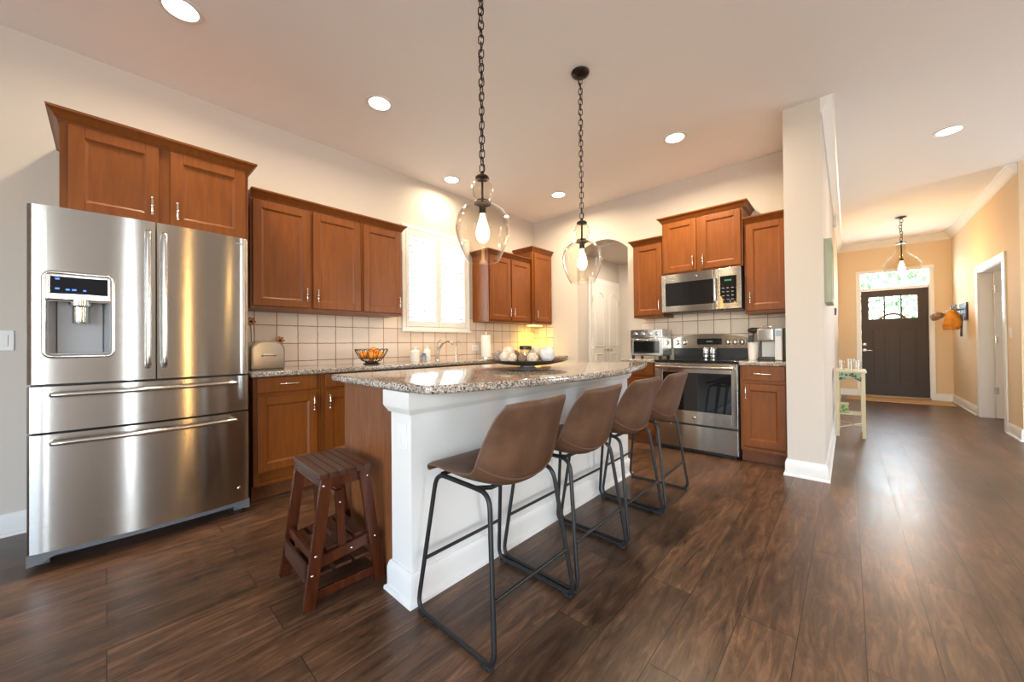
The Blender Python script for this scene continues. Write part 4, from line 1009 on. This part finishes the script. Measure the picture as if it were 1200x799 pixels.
fa = thing('faucet', 'arched brushed nickel kitchen faucet at the sink', 'faucet', (.13, 2.60, CZ))
MB().lathe([(0, CZ), (.030, CZ), (.030, CZ + .008), (.024, CZ + .016), (.021, CZ + .10), (.017, CZ + .115), (0, CZ + .118)], (.13, 2.60, 0), 20).build('base', M_NICKEL, fa)
k = MB(); k.tube([(.13, 2.60, CZ + .08), (.150, 2.610, CZ + .14), (.190, 2.630, CZ + .195), (.245, 2.655, CZ + .215), (.290, 2.675, CZ + .205), (.305, 2.682, CZ + .180)], [.015, .014, .0135, .0135, .015, .016], 14); k.build('spout', M_NICKEL, fa)
k = MB(); k.tube([(.13, 2.60, CZ + .11), (.118, 2.600, CZ + .16), (.122, 2.605, CZ + .205), (.135, 2.640, CZ + .235)], [.016, .011, .008, .007], 12); k.build('lever', M_NICKEL, fa)
fa = thing('water_tap', 'small slim filtered water tap right of the main faucet', 'tap', (.11, 2.885, CZ))
MB().lathe([(0, CZ), (.018, CZ), (.018, CZ + .006), (.009, CZ + .012), (.008, CZ + .05), (0, CZ + .05)], (.11, 2.885, 0), 16).build('base', M_NICKEL, fa)
k = MB(); k.tube([(.11, 2.885, CZ + .04), (.11, 2.888, CZ + .16), (.118, 2.892, CZ + .200), (.145, 2.898, CZ + .215), (.175, 2.902, CZ + .195)], .0055, 10); k.build('spout', M_NICKEL, fa)
k = MB(); k.tube([(.115, 2.885, CZ + .035), (.14, 2.91, CZ + .045), (.16, 2.945, CZ + .060)], [.006, .005, .004], 8); k.build('lever', M_NICKEL, fa)
def soap(x, y, r0, h, mat, label, pump=True):
    r = thing('soap_bottle', label, 'soap bottle', (x, y, CZ), 'soap bottles by the sink')
    MB().lathe([(0, CZ), (r0, CZ), (r0 * 1.04, CZ + .006), (r0 * 1.04, CZ + h * .78), (r0 * .8, CZ + h * .90), (r0 * .35, CZ + h * .96), (0, CZ + h * .96)], (x, y, 0), 20).build('bottle', mat, r)
    k = MB(); k.lathe([(r0 * .36, CZ + h * .96), (r0 * .40, CZ + h * 1.08), (r0 * .14, CZ + h * 1.10), (r0 * .14, CZ + h * 1.20)], (x, y, 0), 12); k.tube([(x, y, CZ + h * 1.19), (x + .02, y, CZ + h * 1.20), (x + .038, y + .003, CZ + h * 1.15)], .005, 8); k.build('pump', M_WHITE, r)
soap(.12, 2.300, .052, .130, M_CERAMIC, 'wide cream soap dispenser left of the blue-capped sponge cup')
soap(.10, 2.470, .038, .140, M_WHITE, 'slimmer white soap dispenser next to the faucet')
sc_ = thing('sponge_cup', 'small cup with a blue sponge between the soap dispensers', 'cup', (.15, 2.395, CZ))
MB().lathe([(0, CZ), (.026, CZ), (.028, CZ + .05), (.025, CZ + .05), (.023, CZ + .006), (0, CZ + .006)], (.15, 2.395, 0), 18).build('cup_body', M_GREY, sc_)
sg_ = MB().box((.138, 2.377, CZ + .008), (.162, 2.412, CZ + .085), .004).build('sponge', P('blue_sponge', (.10, .22, .40), .9)); tag(sg_, 'blue sponge standing in the small cup by the sink', 'sponge')
pt = thing('paper_towel_holder', 'upright paper towel holder near the corner of the sink wall', 'paper towel holder', (.16, 3.345, CZ))
MB().lathe([(0, CZ), (.080, CZ), (.080, CZ + .010), (.070, CZ + .014), (0, CZ + .014)], (.16, 3.345, 0), 28).build('base', M_NICKEL, pt)
MB().lathe([(.007, CZ + .014), (.007, CZ + .315), (.014, CZ + .320), (.014, CZ + .333), (0, CZ + .338)], (.16, 3.345, 0), 16).build('post', M_NICKEL, pt)
rl = MB().lathe([(.020, CZ + .016), (.062, CZ + .016), (.063, CZ + .018), (.063, CZ + .294), (.062, CZ + .296), (.020, CZ + .296)], (.16, 3.345, 0), 32, close=True).build('paper_towel_roll', M_PAPER); tag(rl, 'white paper towel roll on its upright holder', 'paper towel')
pk = thing('cabinet_light', 'yellow glowing light under the corner wall cabinet', 'light', (.19, 4.33, 1.375))
MB().box((.13, 4.20, 1.366), (.25, 4.46, 1.3848), .004).build('housing', M_WHITE, pk)
MB().box((.14, 4.215, 1.362), (.24, 4.445, 1.3655), .001).build('lens', M_PUCK, pk)
area('cabinet_light_glow', (.15, 4.33, 1.358), (.09, .18), 2.6, (1.0, .52, .02), (0, 0, -1), 130)

# ================================================================ PLATE OF ORBS
pc = (2.125, 1.838); IZ = .9362
pl = thing('pedestal_plate', 'wide dark shallow pedestal plate on the island', 'plate', (*pc, IZ))
MB().lathe([(0, IZ), (.062, IZ), (.064, IZ + .004), (.048, IZ + .012), (.046, IZ + .020), (0, IZ + .020)], (*pc, 0), 32).build('foot', P('plate_foot_silver', (.35, .33, .31), .3, .6), pl)
MB().lathe([(0, IZ + .0205), (.07, IZ + .0205), (.16, IZ + .030), (.235, IZ + .046), (.262, IZ + .056), (.263, IZ + .060), (.232, IZ + .053), (.15, IZ + .037), (.07, IZ + .030), (0, IZ + .029)], (*pc, 0), 48).build('dish', P('dark_bronze_plate', (.085, .055, .038), .25, .4), pl)
def orb_mat(name, c1, c2, sc, kind='noise'):
    m, t, b = new_mat(name); v = coords(t)
    n = N(t, 'ShaderNodeTexVoronoi' if kind == 'vor' else 'ShaderNodeTexNoise', Scale=sc); t.links.new(v, n.inputs['Vector'])
    o_ = n.outputs['Distance'] if kind == 'vor' else n.outputs[0]
    t.links.new(ramp(t, o_, [(.35, c1), (.6, c2)]), b.inputs['Base Color']); b.inputs['Roughness'].default_value = .7
    bump(t, b, o_, .6, .006); return m
O_W = orb_mat('white_orb', (.66, .62, .59), (.76, .73, .70), 30); O_C = orb_mat('cream_orb', (.55, .42, .29), (.80, .69, .54), 60)
O_B = orb_mat('brown_orb', (.16, .095, .06), (.30, .19, .12), 70); O_T = orb_mat('taupe_orb', (.24, .18, .14), (.40, .31, .25), 55); O_S = orb_mat('shell_cream', (.82, .74, .62), (.70, .58, .44), 40, 'vor')
cr, cu = Vector((CR.x, CR.y, 0)).normalized(), Vector((CF.x, CF.y, 0)).normalized()    # along and across the plate
def onplate(a, d): return (pc[0] + cr.x * a + cu.x * d, pc[1] + cr.y * a + cu.y * d)
def dish_z(a, d):
    r = math.hypot(a, d); return IZ + .033 + (0 if r < .07 else (r - .07) * .12)
ORBS = [(.128, -.04, .050, O_W, 'largest white orb at the right end of the dark plate', 'white'), (.030, -.095, .035, O_C, 'cream orb with a dark ring at the front of the plate', 'ring'), (-.096, -.095, .030, O_C, 'small cream orb at the front left of the plate', 'c'),
        (-.188, -.02, .036, O_T, 'taupe woven orb at the left end of the plate', 't'), (-.145, -.085, .032, O_S, 'pale shell-like orb at the front left of the plate', 's'), (-.035, -.08, .030, O_B, 'small dark brown orb between two cream orbs at the front', 'b'), (-.085, .055, .042, O_B, 'dark brown orb at the back of the plate, left of the jar', 'b'), 
        (.060, .052, .052, O_C, 'cream speckled orb behind the largest white orb', 'c'), (.150, .072, .033, O_T, 'small tan orb at the far right back of the plate', 't')]
for a, d, r0, m, lab, kd in ORBS:
    x, y = onplate(a, d); z = dish_z(a, d) + r0 + .002
    o = thing('decorative_orb', lab, 'decorative ball', (x, y, z - r0), 'decorative balls on the dark plate')
    MB().sphere((x, y, z), r0, 24).build('ball', m, o)
    if kd == 'ring':
        MB(Matrix.Translation((x, y, z)) @ Euler((1.2, .3, .5)).to_matrix().to_4x4()).tube([(r0 * math.cos(2 * PI * k / 24), r0 * math.sin(2 * PI * k / 24), 0) for k in range(24)], .006, 8, True).build('dark_ring', O_B, o)
# the pale shell piece resting on top of the left balls
x, y = onplate(-.128, -.015); o = thing('seashell', 'pale spiral seashell piled on the left of the plate', 'seashell', (x, y, IZ + .05), None)
sh_ = MB(Matrix.Translation((x, y, dish_z(-.13, 0) + .058)) @ Euler((.5, 1.1, .4)).to_matrix().to_4x4())
sh_.lathe([(0, -.050), (.010, -.044), (.012, -.038), (.020, -.028), (.019, -.024), (.031, -.006), (.030, -.001), (.042, .014), (.038, .030), (.020, .040), (0, .043)], (0, 0, 0), 20); sh_.build('shell_body', O_S, o)
x, y = onplate(-.010, .01); jz = dish_z(0, 0) + .0005
o = thing('glass_jar', 'small dark-lidded glass jar standing among the orbs', 'jar', (x, y, jz))
MB().lathe([(0, jz), (.036, jz), (.038, jz + .006), (.038, jz + .082), (.034, jz + .090), (.031, jz + .090), (.034, jz + .080), (.034, jz + .008), (0, jz + .006)], (x, y, 0), 24).build('jar_body', thin_glass('jar_glass', (.90, .90, .88), 1.5, .08), o)
MB().lathe([(0, jz + .0065), (.033, jz + .0065), (.033, jz + .055), (0, jz + .055)], (x, y, 0), 20).build('filling', P('jar_filling', (.50, .36, .17), .7), o)
MB().lathe([(.036, jz + .0902), (.040, jz + .092), (.040, jz + .112), (.036, jz + .115), (0, jz + .115)], (x, y, 0), 24).build('lid', M_BRONZE, o)
# ================================================================ PENDANTS
def chain(mb, x, y, z0, z1, L=.046, wd=.026, wr=.0030, sway=0.0):
    pitch = L - 3.2 * wr; n = max(1, int(round((z1 - z0) / pitch))); pitch = (z1 - z0) / n
    for i in range(n):
        zc = z0 + pitch * (i + .5); pts = []
        h = pitch / 2 + 1.6 * wr; rr = wd / 2
        for k in range(8): a = PI * k / 7; pts.append((rr * math.cos(a), h - rr + rr * math.sin(a)))
        for k in range(8): a = PI + PI * k / 7; pts.append((rr * math.cos(a), -h + rr + rr * math.sin(a)))
        ang = (i % 2) * PI / 2 + .5 + random.uniform(-.25, .25); ox = sway * math.sin(i * 1.3)
        mb.tube([(x + ox + p * math.cos(ang), y + p * math.sin(ang), zc + q) for p, q in pts], wr, 6, True)
    return mb
def bulb(x, y, zt, r, s=1.0, est=None):
    k = MB(); k.lathe([(0, zt - .150 * s), (.016 * s, zt - .147 * s), (.030 * s, zt - .128 * s), (.034 * s, zt - .105 * s), (.031 * s, zt - .080 * s), (.022 * s, zt - .045 * s), (.014 * s, zt - .022 * s), (.0125 * s, zt)], (x, y, 0), 20); return k.build('bulb', est or M_BULB, r)
def pendant(x, y, label):
    r = thing('pendant_light', label, 'pendant light', (x, y, H), 'clear glass pendants over the island')
    MB().lathe([(0, H - .0005), (.062, H - .0005), (.063, H - .006), (.055, H - .020), (.030, H - .032), (.010, H - .036), (.006, H - .050), (0, H - .050)], (x, y, 0), 32).build('canopy', M_BRONZE, r)
    chain(MB(), x, y, 1.972, H - .044).build('chain', M_BRONZE, r)
    c = MB(); pts = [(x + .010 * math.sin(k * 1.15), y + .010 * math.cos(k * 1.4), 1.96 + (H - .05 - 1.96) * k / 26) for k in range(27)]; c.tube(pts, .0022, 6); c.build('cord', M_BRONZE, r)
    k = MB(); k.lathe([(0, 1.978), (.006, 1.976), (.010, 1.960), (.030, 1.950), (.036, 1.944), (.036, 1.936), (0, 1.934)], (x, y, 0), 24); k.build('cap', M_BRONZE, r)
    MB().cyl((x, y, 1.815), (x, y, 1.935), .006, 10).build('rod', M_BRONZE, r)
    so = MB().lathe([(0, 1.826), (.036, 1.824), (.043, 1.816), (.043, 1.806), (.030, 1.800), (.018, 1.796), (.018, 1.758), (0, 1.756)], (x, y, 0), 24).build('socket', M_BRONZE, r)
    prof = [(.030, 1.933), (.040, 1.925), (.054, 1.900), (.056, 1.880), (.050, 1.855), (.040, 1.838), (.038, 1.828), (.044, 1.815), (.066, 1.803), (.096, 1.786), (.117, 1.765), (.131, 1.736), (.1375, 1.702), (.1370, 1.670), (.131, 1.636), (.120, 1.602), (.107, 1.570), (.095, 1.545), (.087, 1.528), (.084, 1.520)]
    inner = [(a - .003, b) for a, b in reversed(prof)]
    MB().lathe(prof + inner, (x, y, 0), 48, close=True).build('glass_shade', M_GLASS, r, 80)
    bulb(x, y, 1.762, r)
    return r
p1 = pendant(2.300, 1.288, 'clear glass pendant nearer the camera, in front of the window')
p2 = copy_tree(p1); p2.location = (2.292, 2.250, H); p2['label'] = 'clear glass pendant in front of the arched opening'

hx, hy = 4.293, 8.30
hp = thing('hall_pendant', 'bell-shaped clear glass pendant before the front door', 'pendant light', (hx, hy, H))
MB().lathe([(0, H - .0005), (.065, H - .0005), (.065, H - .008), (.030, H - .020), (.010, H - .030), (0, H - .040)], (hx, hy, 0), 28).build('canopy', M_BRONZE, hp)
chain(MB(), hx, hy, 2.640, H - .035, .06, .032, .004, .006).build('chain', M_BRONZE, hp)
MB().lathe([(0, 2.645), (.012, 2.635), (.020, 2.612), (.060, 2.603), (.062, 2.592), (0, 2.590)], (hx, hy, 0), 24).build('cap', M_BRONZE, hp)
MB().cyl((hx, hy, 2.36), (hx, hy, 2.592), .008, 10).build('rod', M_BRONZE, hp)
MB().lathe([(0, 2.362), (.022, 2.360), (.022, 2.318), (0, 2.316)], (hx, hy, 0), 18).build('socket', M_BRONZE, hp)
prof = [(.052, 2.590), (.060, 2.580), (.064, 2.560), (.060, 2.540), (.064, 2.520), (.058, 2.500), (.062, 2.470), (.095, 2.420), (.150, 2.365), (.195, 2.310), (.212, 2.250), (.208, 2.200), (.192, 2.150), (.175, 2.110), (.170, 2.085)]
MB().lathe(prof + [(a - .0035, b) for a, b in reversed(prof)], (hx, hy, 0), 44, close=True).build('glass_shade', M_GLASS, hp, 80)
bulb(hx, hy, 2.320, hp, 1.15, P('hall_bulb', (1, .8, .5), .3, emit=(1.0, .54, .16), estr=290))

# ================================================================ DOWNLIGHTS
DL = [(.905, .285, 'recessed downlight above the refrigerator end of the sink wall'), (.955, 1.452, 'recessed downlight above the wide wall cabinet by the refrigerator'), (.295, 2.690, 'recessed downlight close over the kitchen window'), (.940, 3.905, 'recessed downlight near the far kitchen corner'),
      (2.495, 3.570, 'recessed downlight in front of the range cabinets'), (4.370, 5.180, 'recessed downlight in the hall ceiling')]
DW = [13, 12, 9, 26, 40, 12]
proto = None
for (x, y, lab), pw in zip(DL, DW):
    if proto is None:
        proto = r = thing('downlight', lab, 'ceiling light', (x, y, H), 'recessed ceiling lights')
        MB().lathe([(.078, H - .0005), (.100, H - .0005), (.100, H - .005), (.090, H - .009), (.078, H - .006)], (x, y, 0), 36, close=True).build('trim_ring', M_TRIM, r)
        MB().lathe([(0, H - .0005), (.0775, H - .0005), (.0775, H - .004), (0, H - .004)], (x, y, 0), 36).build('lens', M_LAMP, r)
    else:
        r = copy_tree(proto); r.location = (x, y, H); r['label'] = lab
    area('downlight_beam', (x, y, H - .012), (.14, .14), pw, (1.0, .80, .55) if y < 5 else WARM, (0, 0, -1), 165, 'DISK')

# ================================================================ HALL
M_SAGE = wood('sage_painted_wood', (.36, .38, .28), (.46, .48, .36), .5, 'z', 0)
pf = thing('picture_box', 'sage green box-framed picture on the hall side of the white wall', 'picture', (3.56, 4.3, 1.74))
MB().box((3.5255, 4.06, 1.420), (3.576, 4.10, 1.955), .002).box((3.5255, 4.46, 1.420), (3.576, 4.50, 1.955), .002).box((3.5255, 4.10, 1.420), (3.576, 4.46, 1.460), .002).box((3.5255, 4.10, 1.915), (3.576, 4.46, 1.955), .002).build('frame', M_SAGE, pf)
MB().box((3.5256, 4.1001, 1.4601), (3.566, 4.4599, 1.9149)).build('canvas', orb_mat('soft_green_print', (.45, .50, .36), (.66, .66, .52), 6), pf)
ch = MB().box((3.5255, 7.10, 2.76), (3.565, 7.22, 2.93), .006).build('door_chime', M_WHITE); tag(ch, 'small white chime box high on the left hall wall', 'door chime')
th = thing('thermostat', 'small dark thermostat on the left hall wall', 'thermostat', (3.53, 7.1, 1.5))
MB().box((3.5255, 7.06, 1.47), (3.548, 7.16, 1.57), .004).build('case', M_DKGREY, th); MB().box((3.5481, 7.075, 1.50), (3.550, 7.145, 1.555)).build('screen', M_BLACKGL, th)
# little painted table
M_CREAMW = wood('cream_painted_wood', (.52, .44, .27), (.64, .56, .36), .5, 'z', 0)
tb = thing('side_table', 'tall narrow cream table with patterned apron against the hall wall', 'table', (3.675, 5.9, 0))
tx0, tx1, ty0, ty1, tz = 3.552, 3.802, 5.68, 6.14, .755
MB().box((tx0 - .006, ty0 - .02, tz - .022), (tx1 + .014, ty1 + .02, tz), .005).build('tabletop', M_CREAMW, tb)
for xx in (tx0, tx1 - .030):
    for yy in (ty0, ty1 - .030): MB().hexa([(xx, yy, 0), (xx + .03, yy, 0), (xx + .03, yy + .03, 0), (xx, yy + .03, 0)], [(xx - .001, yy, tz - .0225), (xx + .031, yy, tz - .0225), (xx + .031, yy + .03, tz - .0225), (xx - .001, yy + .03, tz - .0225)]).build('leg', M_CREAMW, tb)
ma = orb_mat('blue_green_wicker', (.03, .06, .07), (.30, .40, .26), 38, 'vor')
def apron(axis, a0, a1, lo, hi):
    q = [(a0, tz - .0225), (a0, tz - .125)] + [(a0 + (a1 - a0) * k / 12, tz - .125 + .045 * math.sin(PI * k / 12)) for k in range(1, 12)] + [(a1, tz - .125), (a1, tz - .0225)]
    MB().prism(q, axis, lo, hi).build('apron', ma, tb)
apron('y', tx0 + .031, tx1 - .031, ty0 + .006, ty0 + .018); apron('y', tx0 + .031, tx1 - .031, ty1 - .018, ty1 - .006)
apron('x', ty0 + .031, ty1 - .031, tx1 - .018, tx1 - .006)
for xx in (tx0 + .009, tx1 - .021): MB().box((xx, ty0 + .0305, .235), (xx + .012, ty1 - .0305, .255), .002).build('stretcher', M_CREAMW, tb)
MB().box((tx0 + .0215, (ty0 + ty1) / 2 - .10, .236), (tx1 - .0215, (ty0 + ty1) / 2 - .04, .254), .002).build('shelf_slat', M_CREAMW, tb)
MB().box((tx0 + .0215, (ty0 + ty1) / 2 + .04, .236), (tx1 - .0215, (ty0 + ty1) / 2 + .10, .254), .002).build('shelf_slat', M_CREAMW, tb)
MB().cyl((tx0 + .02, ty0 + .02, .10), (tx1 - .02, ty1 - .02, .10), .007, 8).build('cross_brace', M_CREAMW, tb)
MB().cyl((tx1 - .02, ty0 + .02, .115), (tx0 + .02, ty1 - .02, .115), .007, 8).build('cross_brace', M_CREAMW, tb)
gb = thing('storage_tin', 'small green tin on the lower rails of the cream table', 'tin', (3.615, 5.88, .255))
MB().box((3.566, 5.80, .2552), (3.660, 5.935, .345), .006).build('tin_body', orb_mat('green_print', (.10, .19, .07), (.36, .42, .16), 30, 'vor'), gb)
MB().box((3.563, 5.797, .3455), (3.663, 5.938, .362), .004).build('lid', M_CREAMW, gb)
for i, (x, y, h_, r0, lab) in enumerate(((3.610, 5.76, .115, .030, 'clear glass tumbler at the wall end of the cream table'), (3.690, 5.80, .130, .033, 'taller clear glass tumbler in the middle of the cream table'), (3.755, 5.95, .105, .030, 'clear glass tumbler at the outer back of the cream table'))):
    z0 = tz + .0004; g = MB().lathe([(0, z0), (r0 * .8, z0), (r0, z0 + h_), (r0 - .003, z0 + h_), (r0 * .8 - .003, z0 + .008), (0, z0 + .008)], (x, y, 0), 20).build('glass_tumbler', thin_glass('tumbler_glass', (.93, .93, .92), 1.5, .06)); tag(g, lab, 'glass', 'glasses on the hall table')
# mat at the front door
mt = MB(); a = math.atan2(-.10, 1.25)
mt = MB(Matrix.Translation((4.27, 9.62, 0)) @ Matrix.Rotation(-.03, 4, 'Z')).box((-.64, -.29, .0005), (.70, .29, .013), .005)
mt = mt.build('entry_mat', orb_mat('tan_woven_mat', (.42, .25, .11), (.55, .36, .17), 90)); tag(mt, 'long tan mat on the floor in front of the front door', 'mat')
# coat hooks on the right hall wall
hk = thing('coat_rack', 'dark plank coat rack with blue metal hooks on the right hall wall', 'coat rack', (5.03, 8.98, 1.54))
MB().box((5.018, 8.93, 1.405), (5.0395, 9.42, 1.675), .003).build('backplate', wood('rack_wood', (.02, .014, .010), (.05, .033, .022), .5, 'y', 0), hk)
M_BLUEM = P('blue_grey_metal', (.20, .28, .36), .35, .6)
for yy in (9.0, 9.17, 9.34):
    k = MB(); k.tube(fillet([(5.0175, yy, 1.58), (4.94, yy, 1.57), (4.925, yy, 1.60), (4.925, yy, 1.63)], .02, 4), .010, 10); k.tube(fillet([(5.0175, yy, 1.50), (4.955, yy, 1.49), (4.945, yy, 1.53)], .02, 4), .009, 10); k.sphere((4.925, yy, 1.635), .014, 12); k.box((5.010, yy - .018, 1.46), (5.0179, yy + .018, 1.62), .003); k.build('hook', M_BLUEM, hk)
cloth_o = orb_mat('mustard_cloth', (.42, .15, .008), (.58, .25, .02), 12); cloth_b = orb_mat('brown_cloth', (.10, .055, .035), (.26, .16, .10), 20)
bg_ = thing('hanging_bag', 'mustard yellow cloth bag hanging from the hall coat rack', 'bag', (4.91, 9.05, 1.30))
k = MB()
def bagfn(u, v):
    a = 2 * PI * v; z = 1.565 - .31 * u; w_ = .030 + .070 * math.sin(PI * min(1, u * .62 + .08)) ** 1; w_ *= 1 + .10 * math.sin(3 * a + 5 * u); return (4.885 + w_ * .95 * math.cos(a), 9.03 + w_ * 1.1 * math.sin(a), z)
rings = [[k.v(bagfn(i / 14, j / 24)) for j in range(24)] for i in range(15)]
for A, B in zip(rings, rings[1:]):
    for j in range(24): k.face([A[j], A[(j + 1) % 24], B[(j + 1) % 24], B[j]])
k.face(rings[0]); k.face(rings[-1][::-1]); k.build('bag_body', cloth_o, bg_, 70)
k = MB(); k.tube([(4.925, 9.005, 1.592), (4.90, 9.015, 1.60), (4.885, 9.03, 1.56)], .006, 8); k.build('strap', cloth_b, bg_)
cp_ = thing('baseball_cap', 'brown cap hanging left of the mustard bag', 'cap', (4.80, 9.10, 1.45))
k = MB(Matrix.Translation((4.745, 9.12, 1.475)) @ Euler((.2, -.7, .3)).to_matrix().to_4x4()); k.lathe([(.082, -.02), (.080, .010), (.070, .042), (.045, .066), (0, .075), (0, .071), (.042, .060), (.066, .038), (.076, .008), (.078, -.02)], (0, 0, 0), 24); k.build('crown', cloth_b, cp_)
k = MB(Matrix.Translation((4.745, 9.12, 1.475)) @ Euler((.2, -.7, .3)).to_matrix().to_4x4()); k.shell(lambda u, v: ((.07 + .07 * u) * math.cos(-1.2 + 2.4 * v), (.075 + .035 * u) * math.sin(-1.2 + 2.4 * v), -.022 - .012 * u), 6, 14, .004); k.build('brim', cloth_b, cp_)
sc2 = MB(); sc2.shell(lambda u, v: (4.988 + .008 * math.sin(v * 9 + u * 3), 9.06 + .05 * (v - .5), 1.475 - .33 * u), 12, 10, .012); sc2 = sc2.build('scarf', cloth_b); tag(sc2, 'brown scarf strip hanging behind the mustard bag', 'scarf')
# wreath outside the front door
wr = thing('wreath', 'brown twig wreath hanging outside the front door window', 'wreath', (4.303, 10.20, 1.45))
k = MB()
for i in range(5):
    ph = i * 1.3; k.tube([(4.303 + (.20 + .014 * math.cos(7 * b_ + ph)) * math.cos(b_), 10.185 + .012 * math.sin(6 * b_ + ph), 1.405 + (.20 + .014 * math.cos(7 * b_ + ph)) * math.sin(b_)) for b_ in [2 * PI * j / 60 for j in range(60)]], .010, 6, True)
k.build('twig_ring', P('twig_brown', (.16, .07, .04), .8), wr)
MB().box((4.297, 10.160, 1.60), (4.309, 10.164, 2.05)).build('hanger', M_BLACK, wr)
